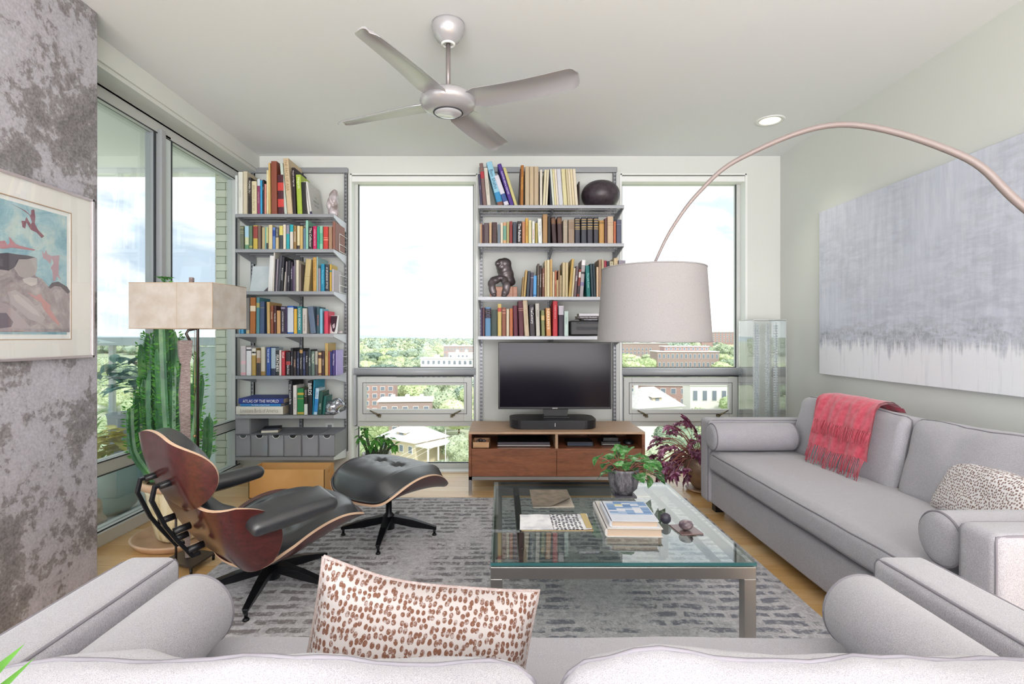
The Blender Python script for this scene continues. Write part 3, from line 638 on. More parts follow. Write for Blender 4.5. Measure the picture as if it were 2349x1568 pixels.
shelf_of_books('i', F, [
 (710, 736, 370, 22, '#9c8050'), (740, 775, 265, 33, '#b99a60'), (785, 830, 277, 26, '#39424c'), (838, 886, 302, 18, '#4d4558', dict(b=[(.78, .8, '#c8c0c8')])), (892, 945, 348, 4, '#5aa0d8', dict(b=[(.06, .1, '#1d3c70')])), (952, 984, 165, 8, '#5b5148', dict(t=('BRIDGES OF STONE', '#d4ccbc', .1, .9, .4))), (987, 1021, 195, 6, '#3a2a28', dict(t=('THE BURNING SHORE', '#e8dfd0', .15, .9, .45))), (1029, 1070, 230, 3, '#6d4030', dict(t=('AUTOBIOGRAPHY', '#eed8c4', .25, .9, .45))),
 (1073, 1100, 116, 0, '#d6c094'), (1104, 1147, 108, 0, '#d9cba4'), (1151, 1188, 98, 0, '#c9a468', dict(t=('AN ANTHOLOGY', '#8a6430', .4, .95, .3))), (1191, 1221, 290, 4, '#d8c8a8'), (1226, 1252, 272, 3, '#b86a4a', dict(t=('SPARTA', '#f0d0b8', .2, .9, .4))), (1256, 1276, 416, 0, '#cdbb8a'), (1279, 1305, 265, 0, '#9c7a5c'), (1309, 1332, 342, 0, '#c8b48e'), (1340, 1384, 145, 5, '#c9b890'), (1386, 1430, 146, 5, '#c6b48a'),
 (1437, 1478, 92, 50, '#bf9f58', dict(t=('COLLECTED POEMS', '#8a6c34', .3, .9, .35))), (1482, 1512, 232, 35, '#d2c4a0'), (1516, 1558, 205, 38, '#6c5a5e', dict(t=('PAPERS', '#efe8ea', .3, .9, .45))), (1566, 1600, 250, 36, '#8a3a30', dict(b=[(.1, .4, '#2a2426'), (.7, .9, '#d8d0c8')])), (1606, 1664, 108, 38, '#a8a0a4', dict(b=[(.86, 1, '#e8e4e6'), (.62, .68, '#3a3438'), (.3, .4, '#7a7298')])), (1716, 1780, 195, -20, '#11706e', dict(t=('The Jade Coast', '#a8e0dc', .1, .95, .55))),
 (1790, 1826, 165, -22, '#263c44'), (1829, 1862, 165, -20, '#223840'), (1868, 1900, 215, 0, '#d4b898'), (1903, 1945, 100, 0, '#9c7c60'), (1948, 1985, 100, 0, '#b7a886'), (1989, 2028, 118, -4, '#96223c'), (2031, 2068, 126, -3, '#2e2c3c'), (2071, 2130, 132, 0, '#c9c0a0', dict(t=('RUBENS', '#4a443c', .7, .97, .5))), (2136, 2200, 78, 0, '#c9b48e', dict(t=('Goya', '#5a4a34', .68, .9, .5))), (2207, 2318, 112, 0, '#8f8896', dict(b=[(.72, .78, '#b8b2c0')])),
], SR[2], 'third shelf above television', 'books on the third shelf above the television')
shelf_of_books('j', F, [
 (84, 110, 842, 0, '#3a2a50'), (112, 148, 840, 0, '#5c3b44'), (153, 241, 835, 0, '#5b88ae', dict(b=[(.62, .95, '#2c2a44'), (.78, .80, GO), (.85, .87, GO), (.68, .69, GO)], say='with dark gilt label')), (250, 338, 872, 0, '#38463f'), (346, 405, 785, 0, '#d0b46a', dict(b=[(.76, .88, '#b84a34')])), (412, 475, 840, 0, '#8a5038', dict(b=[(.8, .82, '#d8a088'), (.9, .92, '#d8a088')])), (480, 524, 862, 0, '#d3c4aa'), (530, 580, 855, 0, '#b8683c'),
 (592, 660, 808, -12, '#5f1c34'), (672, 752, 740, -15, '#561a2c', dict(b=[(.73, .74, '#d8a090'), (.78, .79, '#d8a090')])), (762, 835, 722, -32, '#c8b498', dict(t=('PICASSO WOMEN', '#9a7a58', .08, .95, .3), d=.25)), (846, 925, 792, -20, '#3a3138', dict(t=('TheCentury', '#f8f6f4', .35, .95, .62))), (940, 1000, 777, -15, '#c5c0b5', dict(t=('MODERN', '#6a6660', .6, .8, .3))), (1022, 1075, 882, -8, '#85895a', dict(b=[(.62, .8, '#d0b87c')])), (1096, 1170, 848, -12, '#cf8e52', dict(t=('NERKEAN II', '#f6ead0', .25, .97, .6))),
 (1196, 1270, 740, 0, '#c0303a', dict(t=('V A R D I N O R A', '#f2cfc8', .4, .97, .25), d=.22)), (1284, 1365, 812, 0, '#3a3040', dict(b=[(.7, 1, '#c2bcc4')])), (1371, 1438, 895, 0, '#c0d2cc', dict(t=('Gardens', '#6f8a84', .4, .85, .35))),
], SR[3], 'lowest shelf above television', 'books on the lowest shelf above the television')

def flatbook(x0, x1, y0, y1, z0, z1, col, label, rz=0, title=None, group=None, tcol='#ffffff', size=None):
    """lying book, spine towards the room"""
    h, w, d = x1 - x0, z1 - z0, y1 - y0
    M0 = T((x0 + x1) / 2, (y0 + y1) / 2, (z0 + z1) / 2) @ RZ(rz) @ T(-h / 2, -d / 2, 0) @ RY(90)
    ti = (title, tcol, .08, .92, .5) if title else None
    # after RY(90): local z -> +x, local x -> -z, so spine text reads left to right when flipped
    t = book(w, h, d, col, label, None, M0=M0, group=group)
    if title:
        hh = h * .75
        M = M0 @ T(0, -.0013, h / 2) @ RX(90) @ RZ(90)
        lettering(title, M, h * .8, w * .55, m_print, t, tcol)
    return t
ys = YF + .02
z = SL[5] + .001; sx = lambda c: X_(530 + c / 6.271, 4.2)
flatbook(sx(70), sx(745), ys, ys + .26, z, z + .066, '#dedbd2', 'thick white book lying at the bottom of a stack on the sixth corner shelf', title='Louisiana Birds of America', tcol='#9a968c', group='lying books on the sixth corner shelf')
flatbook(sx(130), sx(712), ys + .004, ys + .23, z + .0665, z + .0865, '#2b7fc4', 'slim bright blue book lying between the white book and the atlas', title='The Quilts of Dear Friends', tcol='#f0f4f8', group='lying books on the sixth corner shelf')
flatbook(sx(103), sx(750), ys + .002, ys + .29, z + .087, z + .13, '#2f3f8c', 'dark blue atlas lying on top of the stack on the sixth corner shelf', title='ATLAS OF THE WORLD', tcol='#f2f2f6', group='lying books on the sixth corner shelf')

# translucent storage boxes on the lowest shelf
def tinted_plastic(name, col, al):
    t = NT(name); t.base(col); t.set(Roughness=.35); tr = t.n('BsdfTransparent'); tr.inputs[0].default_value = lin('#dfe2e6')
    mx = t.n('MixShader'); mx.inputs[0].default_value = al; t.l(tr.outputs[0], mx.inputs[1]); t.l(t.b.outputs[0], mx.inputs[2]); t.l(mx.outputs[0], t.o.inputs[0]); return t.m
m_plast = tinted_plastic('cloudy_plastic', '#dcdde3', .30)
m_plastf = tinted_plastic('clear_plastic', '#e2e3e9', .26)
def bin_(c0, c1, z0, z1, col, label, accents=(), d=.33):
    xa, xb = sx(c0), sx(c1); t = thing('storage_box', label, 'box', ((xa + xb) / 2, ys + .1, z0), 0, 'translucent drawer boxes on the lowest corner shelf')
    s = MB(); y0, y1 = ys + .004, ys + d; e_ = .003
    s.box(xa, xa + e_, y0, y1, z0, z1).box(xb - e_, xb, y0, y1, z0, z1).box(xa, xb, y0, y1, z0, z0 + e_).box(xa, xb, y0, y1, z1 - e_, z1).box(xa, xb, y1 - e_, y1, z0, z1)
    s.build('body', m_plast, t)
    dr = MB(); zc = z1 - .008; xm = (xa + xb) / 2; rr = .028
    N = 10; arc = [(xm + rr * math.cos(PI + PI * i / N), zc + rr * math.sin(PI + PI * i / N) * .9) for i in range(N + 1)]
    poly = [(xa + .005, z0 + .004), (xb - .005, z0 + .004), (xb - .005, zc)] + arc[::-1] + [(xa + .005, zc)]
    dr.prism(poly, ys, ys + .003, 'y')
    dr.build('drawer_front', m_plastf, t)
    MB().tube([(p[0], ys - .001, p[1]) for p in arc], .0022, 6).build('finger_pull', m_white, t)
    MB().box(xa + .008, xb - .008, ys + .006, ys + d * .8, z0 + .006, z0 + (z1 - z0) * .72).build('contents', m_cover, t, color=col)
    for ax, az, aw, ah, ac in accents:
        MB().box(xa + (xb - xa) * ax, xa + (xb - xa) * (ax + aw), ys + .0035, ys + .0055, z0 + (z1 - z0) * az, z0 + (z1 - z0) * (az + ah)).build('packet', m_cover, t, color=ac)
z = SL[6] + .001; zt = z + .178
bin_(65, 282, z, zt, '#c9cad2', 'cloudy plastic drawer box with pale contents, first on the lowest corner shelf', [(.1, .75, .16, .15, '#6c6e78'), (.15, .25, .3, .15, '#9a9ca4')])
bin_(286, 530, z, zt, '#5a6068', 'cloudy plastic drawer box holding dark and pale blue packets, lowest corner shelf', [(.68, .2, .28, .4, '#9cc6da'), (.1, .05, .6, .1, '#c08a84'), (.85, .65, .1, .25, '#d8dcde')])
bin_(538, 758, z, zt, '#cfcdc6', 'cloudy plastic drawer box with a small grey square, third on the lowest corner shelf', [(.1, .42, .22, .2, '#87868a'), (.7, .04, .2, .08, '#8a8890')])
bin_(764, 1012, z, zt, '#8a7767', 'cloudy plastic drawer box with brown contents on the lowest corner shelf', [(.78, .06, .1, .2, '#c9c2c0')])
bin_(1020, 1256, z, zt, '#c6bcc0', 'cloudy plastic drawer box with pinkish papers, fifth on the lowest corner shelf', [(.25, .02, .25, .1, '#55575c'), (.65, .04, .2, .08, '#87868c')])
bin_(1264, 1496, z, zt, '#b6aab0', 'cloudy plastic drawer box with mauve contents, rightmost on the lowest corner shelf')
bin_(60, 278, zt + .001, zt + .166, '#6f737c', 'smaller cloudy plastic drawer box stacked on the first box of the lowest corner shelf', [(.1, .1, .25, .4, '#8d7c8c'), (.8, .1, .1, .25, '#c9ccd0'), (.75, .5, .15, .2, '#b08a78')])
flatbook(sx(372), sx(600), ys + .05, ys + .2, zt + .001, zt + .021, '#d8d4c4', 'cream paperback lying on the storage boxes', 12, group='books on the storage boxes')
flatbook(sx(368), sx(612), ys + .055, ys + .21, zt + .0215, zt + .034, '#3c3e4c', 'dark notebook lying on the cream paperback above the storage boxes', 16, group='books on the storage boxes')

# bookends of bent wire
def bookend(x, y, z, h, label):
    t = tag(MB().tube([(x, YS - .02, z + h), (x, y, z + h), (x, y, z + .005), (x, y, z), (x + .001, YS - .02, z)], .0028, 6).tube([(x, YS - .02, z + h * .45), (x, y, z + h * .45)], .0028, 6).build('bookend', m_white), label, 'bookend', 'wire bookends in the window corner')
xe = X_(770, 4.2)
for i, nm in ((1, 'second'), (2, 'third'), (4, 'fifth')):
    zz = SL[i]; t = MB().tube([(xe, YS - .015, zz + .145), (xe, YF + .12, zz + .145), (xe, YF + .12, zz + .06), (xe, YS - .015, zz + .06)], .003, 6).tube([(xe, YF + .12, zz + .06), (xe, YF + .12, zz + .002), (xe, YF + .3, zz + .002)], .003, 6)
    tag(t.build('bookend', m_white), 'white wire bookend closing the row on the %s corner shelf' % nm, 'bookend', 'wire bookends in the window corner')

# carved stone head
m_soap = pm('soapstone', '#8d7d78', .25, var='#c9c0c4', scale=14)
def blob(name, spheres, mat, res=.012, parent=None, smooth_it=2, **k):
    """metaball-like union by voxel remesh of joined ellipsoids"""
    bm = bmesh.new()
    for c, r in spheres:
        rr = r if isinstance(r, (tuple, list)) else (r, r, r)
        M = T(*c) @ (k['rots'].get(tuple(c), Matrix()) if 'rots' in k else Matrix()) @ Matrix.Diagonal((*rr, 1))
        bmesh.ops.create_icosphere(bm, subdivisions=3, radius=1, matrix=M)
    me = bpy.data.meshes.new(name); bm.to_mesh(me); bm.free()
    for p in me.polygons: p.use_smooth = True
    me.materials.append(mat); o = link(name, me, parent)
    m = o.modifiers.new('remesh', 'REMESH'); m.mode = 'VOXEL'; m.voxel_size = res; m.use_smooth_shade = True
    s = o.modifiers.new('smooth', 'SMOOTH'); s.iterations = smooth_it * 3; s.factor = .5
    return o
hx, hy, hz = X_(766, 4.33), 4.32, SL[0]
o = blob('stone_sculpture', [((hx, hy, hz + .05), (.042, .05, .06)), ((hx - .005, hy, hz + .12), (.048, .05, .06)), ((hx, hy + .01, hz + .175), (.038, .045, .05)), ((hx + .01, hy, hz + .205), (.025, .03, .03)),
     ((hx - .03, hy - .03, hz + .10), (.02, .02, .035)), ((hx + .02, hy - .035, hz + .15), (.018, .015, .03)), ((hx - .012, hy - .04, hz + .145), (.014, .016, .04)), ((hx + .03, hy - .02, hz + .03), (.02, .02, .04))], m_soap, .006)
tag(o, 'polished stone head carving at the right end of the top corner shelf', 'sculpture')
# glass shell on the sixth shelf
gx, gy, gz = X_(762, 4.27), 4.27, SL[5]
mg = NT('silvery_glass'); mg.set(Roughness=.12, Metallic=.75).base(mg.ramp(mg.noise(mg.coord(), 25, 3, .6, 1.2), [(.38, '#6b6e78'), (.6, '#dadde6')])); mg = mg.m
o = blob('glass_shell', [((gx, gy, gz + .055), (.07, .06, .055)), ((gx + .045, gy, gz + .085), (.045, .05, .045)), ((gx - .045, gy, gz + .04), (.03, .04, .04)), ((gx + .08, gy, gz + .075), (.022, .03, .025)), ((gx, gy - .02, gz + .012), (.07, .05, .012))], mg, .007)
tag(o, 'silvery blown glass shell at the right end of the sixth corner shelf', 'ornament')
# photo cards
cx0 = X_(540 + 1760 / 7.838, 4.24)
c = thing('photo_card', 'black and white photo card leaning on the pink book on the fourth corner shelf', 'card', (cx0, 4.24, SL[3]))
Mx = T(cx0 - .01, 4.25, SL[3] + .001) @ RZ(-28) @ RX(-8)
MB().box(-.05, .05, 0, .002, 0, .148, M=Mx).build('paper', m_white, c)
MB().prism([(-.047, .145), (.035, .145), (.03, .05), (.02, .01), (-.005, .02), (-.03, .08)], -.0006, 0, 'y', M=Mx).build('picture', m_print, c, color='#4a3a44')
MB().prism([(-.01, .07), (.012, .085), (.02, .05), (.0, .04)], -.0012, -.0005, 'y', M=Mx).build('highlight', m_print, c, color='#d8d0d4')
o = MB().soft((X_(779, 4.3), 4.3, SL[3] + .012), (.045, .03, .022), .008, .02).build('trinket_box', m_soap); tag(o, 'tiny pinkish trinket box at the end of the fourth corner shelf', 'trinket')
c = thing('print_sheet', 'large pale print leaning on the left of the third corner shelf', 'print', (X_(600, 4.35), 4.35, SL[2]))
Mx = T(X_(596, 4.38), 4.38, SL[2] + .001) @ RX(-14)
MB().box(-.085, .085, 0, .003, 0, .24, M=Mx).build('sheet', pm('pale_print', '#c4cdd0', .5, var='#d2d9da', scale=9), c)
MB().prism([(.02, .004), (.082, .004), (.082, .075), (.06, .05)], -.001, 0, 'y', M=Mx).build('dark_corner', m_print, c, color='#5e545c')
# carton on the floor
cb = thing('carton', 'open kraft cardboard carton with hand hole on the floor behind the lounge chair', 'box', (-1.5, 3.72, 0))
x0, x1, y0, y1, hh = -1.84, -1.286, 3.815, 4.03, .212
e_ = .005
MB().box(x0, x1, y0, y0 + e_, 0, hh).box(x0, x0 + e_, y0, y1, 0, hh).box(x0, x1, y1 - e_, y1, 0, hh).box(x0, x1, y0, y1, 0, e_).build('walls', m_kraft, cb)
s = MB(); zc = hh - .04
for a in ((y0, y1, 0, zc - .012), (y0, y1, zc + .012, hh), (y0, y0 + .085, zc - .012, zc + .012), (y1 - .085, y1, zc - .012, zc + .012)): s.box(x1 - e_, x1 + .0005, a[0], a[1], a[2], a[3])
s.build('end_wall', m_kraft, cb)
# wall outlet
o = thing('wall_outlet', 'pale wall outlet between the lowest corner shelves', 'outlet', (X_(756, 4.54), 4.54, Z_(983, 4.54)))
ox, oz = X_(756, 4.54), Z_(985, 4.54)
MB().box(ox - .036, ox + .036, YB - .006, YB, oz - .058, oz + .058).build('plate', m_white, o, bevel=.002)
for s_ in (-1, 1): MB().box(ox - .017, ox + .017, YB - .008, YB - .006, oz + s_ * .027 - .014, oz + s_ * .027 + .014).box(ox - .008, ox - .005, YB - .009, YB - .008, oz + s_ * .027 - .006, oz + s_ * .027 + .006).box(ox + .005, ox + .008, YB - .009, YB - .008, oz + s_ * .027 - .006, oz + s_ * .027 + .006).build('socket', m_plast, o)

# round dark boulder vessel
bx, by, bz = X_(1378, 4.32), 4.33, SR[0]
R0 = .158; prof = []
for i in range(25):
    a = -PI / 2 + PI * i / 24; r_ = R0 * math.cos(a) ** .85 if math.cos(a) > 1e-4 else 0; prof.append((max(r_, .0001), .118 + .118 * math.sin(a)))
prof = [p for p in prof if p[1] > .008]; prof = [(.08, .001)] + prof
mb = NT('dark_ceramic'); mb.set(Roughness=.42).base(mb.ramp(mb.noise(mb.coord(), 30, 5, .7), [(.3, '#2c2329'), (.7, '#4c4249')])); mb = mb.m
tag(MB().lathe(prof, (bx, by, bz), 40).build('round_vessel', mb), 'large round dark brown ceramic vessel on the top shelf above the television', 'vessel')
# sea lion on its box
m_bronze = pm('dark_bronze', '#4d4547', .28, .35, var='#60575a', scale=12)
wbx = MB().box(X_(1124, 4.3), X_(1176, 4.3), 4.24, 4.36, SR[2] + .001, SR[2] + .086).box(X_(1176, 4.3), X_(1186, 4.3), 4.24, 4.36, SR[2] + .001, SR[2] + .086).build('wooden_box', wood('cherry_wood', '#9a6148', '#b47a5a', 5, (1, 6, 6), .4), bevel=.003)
tag(wbx, 'reddish wooden box under the sea lion figure', 'box')
q = lambda cx_, cy_: (X_(1090 + cx_ / 6.711, 4.27), Z_(580 + cy_ / 6.711, 4.27))
def sp(cx_, cy_, dy, rx, ry, rz_): x_, z_ = q(cx_, cy_); return ((x_, 4.27 + dy, max(z_, SR[2] + .001 + rz_ * .97)), (rx, ry, rz_))
sl = blob('sea_lion_figure', [sp(505, 415, .03, .058, .058, .055), sp(475, 335, .03, .066, .06, .075), sp(450, 250, .02, .064, .055, .07), sp(455, 165, .01, .056, .048, .05), sp(400, 150, -.005, .042, .038, .034), sp(352, 170, -.02, .028, .03, .026), sp(336, 176, -.03, .016, .02, .016), sp(410, 215, 0, .048, .042, .045),
    sp(390, 390, .01, .075, .05, .026), sp(300, 425, -.02, .045, .03, .032), sp(255, 480, -.04, .034, .018, .04), sp(262, 550, -.05, .030, .016, .05), sp(283, 620, -.05, .026, .015, .042), sp(295, 660, -.055, .02, .02, .014), sp(540, 440, .03, .045, .045, .035),
    sp(452, 450, -.03, .026, .022, .04), sp(482, 520, -.05, .034, .016, .04), sp(475, 580, -.05, .030, .015, .045), sp(452, 640, -.055, .025, .016, .035), sp(445, 664, -.06, .026, .02, .012)], m_bronze, .005, smooth_it=1)
tag(sl, 'dark bronze sea lion figure with raised head on the third shelf above the television', 'figurine')
# machine and lying books beside the shade
rx0, rx1 = X_(1305, 4.3), X_(1378, 4.3)
rd = thing('radio', 'black tabletop radio at the right end of the lowest shelf above the television', 'radio', ((rx0 + rx1) / 2, 4.3, SR[3]))
MB().box(rx0, rx1, 4.21, 4.4, SR[3] + .004, SR[3] + .125).build('body', m_black, rd, bevel=.012)
MB().box(rx0 + .05, rx1 - .01, 4.206, 4.211, SR[3] + .05, SR[3] + .075).build('slot', m_gasket, rd)
MB().box(rx0 + .05, rx1 - .005, 4.207, 4.211, SR[3] + .10, SR[3] + .118).build('panel', m_blackm, rd)
z = SR[3] + .1255
x2 = X_(1374, 4.25)
flatbook(X_(1332, 4.25), x2, 4.21, 4.36, z, z + .014, '#1e1c22', 'black paperback with white lettering lying on the radio', title='THE INTERNATIONAL', tcol='#f0f0f2', group='books lying on the radio')
flatbook(X_(1323, 4.25), x2, 4.215, 4.37, z + .0145, z + .036, '#4a4448', 'dark grey book in the middle of the pile on the radio', title='PAINTED PRAIRIES', tcol='#cfc8c8', group='books lying on the radio')
flatbook(X_(1327, 4.25), x2, 4.22, 4.36, z + .0365, z + .058, '#d9d6dc', 'white book topmost of the pile on the radio', group='books lying on the radio')
# ------------------------------------------------------------------ rug
t = NT('rug_wool'); v = t.coord('Object')
def dist_vec(t, v, s, a):
    nd = t.n('TexNoise'); nd.inputs['Scale'].default_value = s; nd.inputs['Detail'].default_value = 2; t.l(v, nd.inputs['Vector'])
    sb = t.n('VectorMath', operation='SUBTRACT'); t.l(nd.outputs['Color'], sb.inputs[0]); sb.inputs[1].default_value = (.5, .5, .5)
    sc_ = t.n('VectorMath', operation='SCALE'); t.l(sb.outputs[0], sc_.inputs[0]); sc_.inputs['Scale'].default_value = a
    ad = t.n('VectorMath', operation='ADD'); t.l(v, ad.inputs[0]); t.l(sc_.outputs[0], ad.inputs[1]); return ad.outputs[0]
dv = dist_vec(t, dist_vec(t, v, 5, .06), 26, .014)
def bricks(w_, h_, mortar, off=.5):
    b = t.n('TexBrick'); b.offset = off; b.inputs['Scale'].default_value = 1; b.inputs['Brick Width'].default_value = w_; b.inputs['Row Height'].default_value = h_
    b.inputs['Mortar Size'].default_value = mortar; b.inputs['Mortar Smooth'].default_value = .3; b.inputs['Bias'].default_value = 0
    b.inputs['Color1'].default_value = (0, 0, 0, 1); b.inputs['Color2'].default_value = (1, 1, 1, 1); b.inputs['Mortar'].default_value = (.5, .5, .5, 1)
    t.l(dv, b.inputs['Vector']); return b
b1 = bricks(.19, .062, .016, .37)
big = t.noise(t.coord('Object', (2.2, .8, 1)), 1.6, 3, .5, .4)
fine = t.noise(v, 120, 3, .7)
spk = t.noise(v, 38, 5, .75)
area = t.ramp(t.math('ADD', big, t.math('MULTIPLY', t.math('SUBTRACT', spk, .5), .35)), [(.50, 1.0), (.60, .0)])
gap = b1.outputs['Fac']                      # 1 in the joints
dark = t.math('MULTIPLY', area, t.math('SUBTRACT', 1, gap))
wear = t.ramp(spk, [(.48, 1.0), (.64, .15)])
dark = t.math('MULTIPLY', dark, wear)
sel = t.ramp(b1.outputs['Color'], [(.08, .2), (.2, 1.0)])
dark = t.math('MULTIPLY', dark, sel)
# brown grey to the left, blue grey to the right
sx_ = t.n('SeparateXYZ'); t.l(v, sx_.inputs[0])
g = t.ramp(t.math('ADD', t.math('MULTIPLY', sx_.outputs[0], .5), .5), [(.3, '#8b8483'), (.62, '#858893')])
lt = t.ramp(t.math('ADD', t.math('MULTIPLY', spk, .6), t.math('MULTIPLY', fine, .4)), [(.38, '#a9a6ab'), (.5, '#c4c2c5'), (.6, '#d8d6d8')])
c = t.mix(dark, lt, t.mix(.3, g, t.ramp(fine, [(.4, '#55535b'), (.6, '#86848c')])))
t.base(c); t.set(Roughness=1); t.bump(t.math('ADD', fine, t.math('MULTIPLY', dark, -.5)), .6, .006); m_rug = t.m
rg = MB().soft((-.055, 2.28, .007), (2.79, 3.05, .012), .004, .3).build('area_rug', m_rug)
tag(rg, 'distressed grey rug with broken block pattern under the glass table', 'rug')

# ------------------------------------------------------------------ sofas
def welt(mb, pts, r=.0035, mat=1): mb.tube(pts, r, 6, True, mat)
def rrect(hx, hz, r, n=4):
    out = []
    for cx_, cz_, a0 in ((hx - r, hz - r, 0), (-hx + r, hz - r, 90), (-hx + r, -hz + r, 180), (hx - r, -hz + r, 270)):
        for i in range(n + 1): out.append((cx_ + r * math.cos(R(a0 + 90 * i / n)), cz_ + r * math.sin(R(a0 + 90 * i / n))))
    return out + [out[0]]
m_seam = pm('seam_thread', '#848087', .9)
def bolster_mb(mb, L, r, M):
    prof = [(0, -L/2 - .012), (r * .6, -L/2 - .01), (r * .9, -L/2 - .003), (r, -L/2 + .012), (r * 1.01, -L/4), (r * 1.015, 0), (r * 1.01, L/4), (r, L/2 - .012), (r * .9, L/2 + .003), (r * .6, L/2 + .01), (0, L/2 + .012)]
    # local x is the axis
    mb.lathe([(max(a, .0003), b) for a, b in prof], n=40, M=M @ RY(90))
    for s in (-1, 1): mb.tube([M @ Vector((s * (L/2 - .006), (r * .97) * math.cos(2*PI*i/32), (r * .97) * math.sin(2*PI*i/32))) for i in range(33)], .004, 6, False, 1)
def rect_pts(hx, hz, n=24):
    c_ = [(hx, -hz), (hx, hz), (-hx, hz), (-hx, -hz), (hx, -hz)]; out = []
    for (x0_, z0_), (x1_, z1_) in zip(c_[:-1], c_[1:]): out += [(x0_ + (x1_ - x0_) * i / n, z0_ + (z1_ - z0_) * i / n) for i in range(n)]
    return out + [out[0]]
def hug(mb, M, pts, r=.0035):
    w_ = [M @ mb.pf(*p) for p in pts]; q_ = [w_[0]]
    for p in w_[1:]:
        if (p - q_[-1]).length > .006: q_.append(p)
    mb.tube(q_ + [q_[0]], r, 6, False, 1)
def sofa(name, label, M, L, seed, arm_t=.135, D=1.0, sag=0):
    loc = M.to_translation(); t = thing(name, label, 'sofa', loc, M.to_euler().z)
    hl = L / 2
    MB().soft((0, D / 2 - .01, .165), (L - .01, D - .03, .205), .02, .25, M=M).build('base', m_sofa, t)
    b = MB(); b.soft((0, .075, .345), (L - .02, .15, .56), .04, .2, M=M).build('back_frame', m_sofa, t)
    for s in (-1, 1):
        a = MB(); a.soft((s * (hl - arm_t / 2), D / 2, .345), (arm_t, D, .56), .028, .12, wr=.001, M=M)
        for ss in (-1, 1):
            hug(a, M, [(ss * (arm_t / 2 - .004), p[0], p[1]) for p in rect_pts(D / 2, .28)])
        a.build('arm', [m_sofa, m_seam], t)
    sw = L - 2 * arm_t - .01
    s = MB(); s.soft((0, .57, .355), (sw, .86, .145), .045, .07, puff=(0, .012, .012), wr=.0035, wsc=5, M=M, seed=seed)
    for zz in (.052, -.052): hug(s, M, [(p[0], p[1], zz) for p in rect_pts(sw / 2, .43)])
    s.build('seat_cushion', [m_sofa, m_seam], t)
    cw = sw / 2 - .004
    for k in (-1, 1):
        Mc = M @ T(k * (cw / 2 + .004), .345, .578 - sag) @ RX(13)
        c = MB(); c.soft((0, 0, 0), (cw, .19, .40), .06, .04, puff=(.0, .028, .022 - sag * .5), wr=.013 + sag * .2, wsc=5.5, M=Mc, seed=seed + k + 3)
        for yy in (-.066, .066): hug(c, Mc, [(p[0], yy, p[1]) for p in rect_pts(cw / 2, .20)])
        c.build('back_cushion', [m_sofa, m_seam], t)
    for sx_ in (-1, 1):
        for yy in (.08, D - .09):
            MB().box(-.03, .03, -.03, .03, 0, .065, M=M @ T(sx_ * (hl - .09), yy, .0)).build('leg', m_black, t)
    return t
def rrect2(hx, hz, r):
    out = []
    for cx_, cz_, a0 in ((hx - r, hz - r, 0), (-hx + r, hz - r, 90), (-hx + r, -hz + r, 180), (hx - r, -hz + r, 270)):
        for i in range(5): out.append((cx_ + r * math.cos(R(a0 + 22.5 * i)), cz_ + r * math.sin(R(a0 + 22.5 * i))))
        if a0 in (0, 180):
            for i in range(1, 10): out.append(((hx - r) * (1 - i / 5) * (1 if a0 == 0 else -1), cz_ + (r if a0 == 0 else -r)))
    return out + [out[0]]
MF = T(.065, .34, 0); MR = T(2.385, 2.55, 0) @ RZ(90)
sofa('sofa', 'light grey sofa in the foreground seen from behind', MF, 2.03, 1, sag=.034)
sofa('sofa', 'long grey sofa along the right wall under the painting', MR, 2.18, 5)
def bolster(label, M, L=.55, r=.088):
    m = MB(); bolster_mb(m, L, r, M); o = m.build('bolster', [m_sofa, m_seam]); tag(o, label, 'cushion', 'bolster cushions on the sofas')
bolster('grey bolster lying against the left arm of the foreground sofa', T(-.72, .945, .53) @ RZ(90), .60)
bolster('grey bolster lying against the right arm of the foreground sofa', T(.85, .945, .53) @ RZ(90), .60)
bolster('grey bolster at the far end of the sofa along the wall', T(1.635, 3.41, .528) @ RZ(1), .53)
bolster('grey bolster at the near end of the sofa along the wall', T(1.69, 1.69, .528), .55)
# patterned cushions
def spotted(name, base, spot, rx, rz, sc, thr, pats):
    t = NT(name); v = t.coord('Object'); dv = dist_vec(t, t.coord('UV'), 9, .02)
    m = t.n('Mapping'); m.inputs['Scale'].default_value = (rx, rz, 1); t.l(dv, m.inputs[0])
    vo = t.n('TexVoronoi'); vo.voronoi_dimensions = '2D'; vo.inputs['Scale'].default_value = sc; vo.inputs['Randomness'].default_value = .62; t.l(m.outputs[0], vo.inputs['Vector'])
    d = t.math('ADD', vo.outputs['Distance'], t.math('MULTIPLY', t.math('SUBTRACT', t.noise(v, 90, 3, .6), .5), .14))
    f = t.ramp(d, [(thr, 1.0), (thr + .03, 0.0)])
    wearn = t.ramp(t.noise(v, 150, 4, .7), [(.5, 1.0), (.62, .35)])
    f = t.math('MULTIPLY', f, wearn)
    t.base(t.mix(f, base, spot)); t.set(Roughness=.9); t.bump(t.noise(v, 700, 2), .2, .001); return t.m
m_spot = spotted('spotted_print', '#b0a8a6', '#6a4534', 1.0, .72, 104, .37, 0)
m_spot2 = spotted('spotted_print_far', '#e4e0e0', '#7d5f56', 1.0, .8, 96, .33, 1)
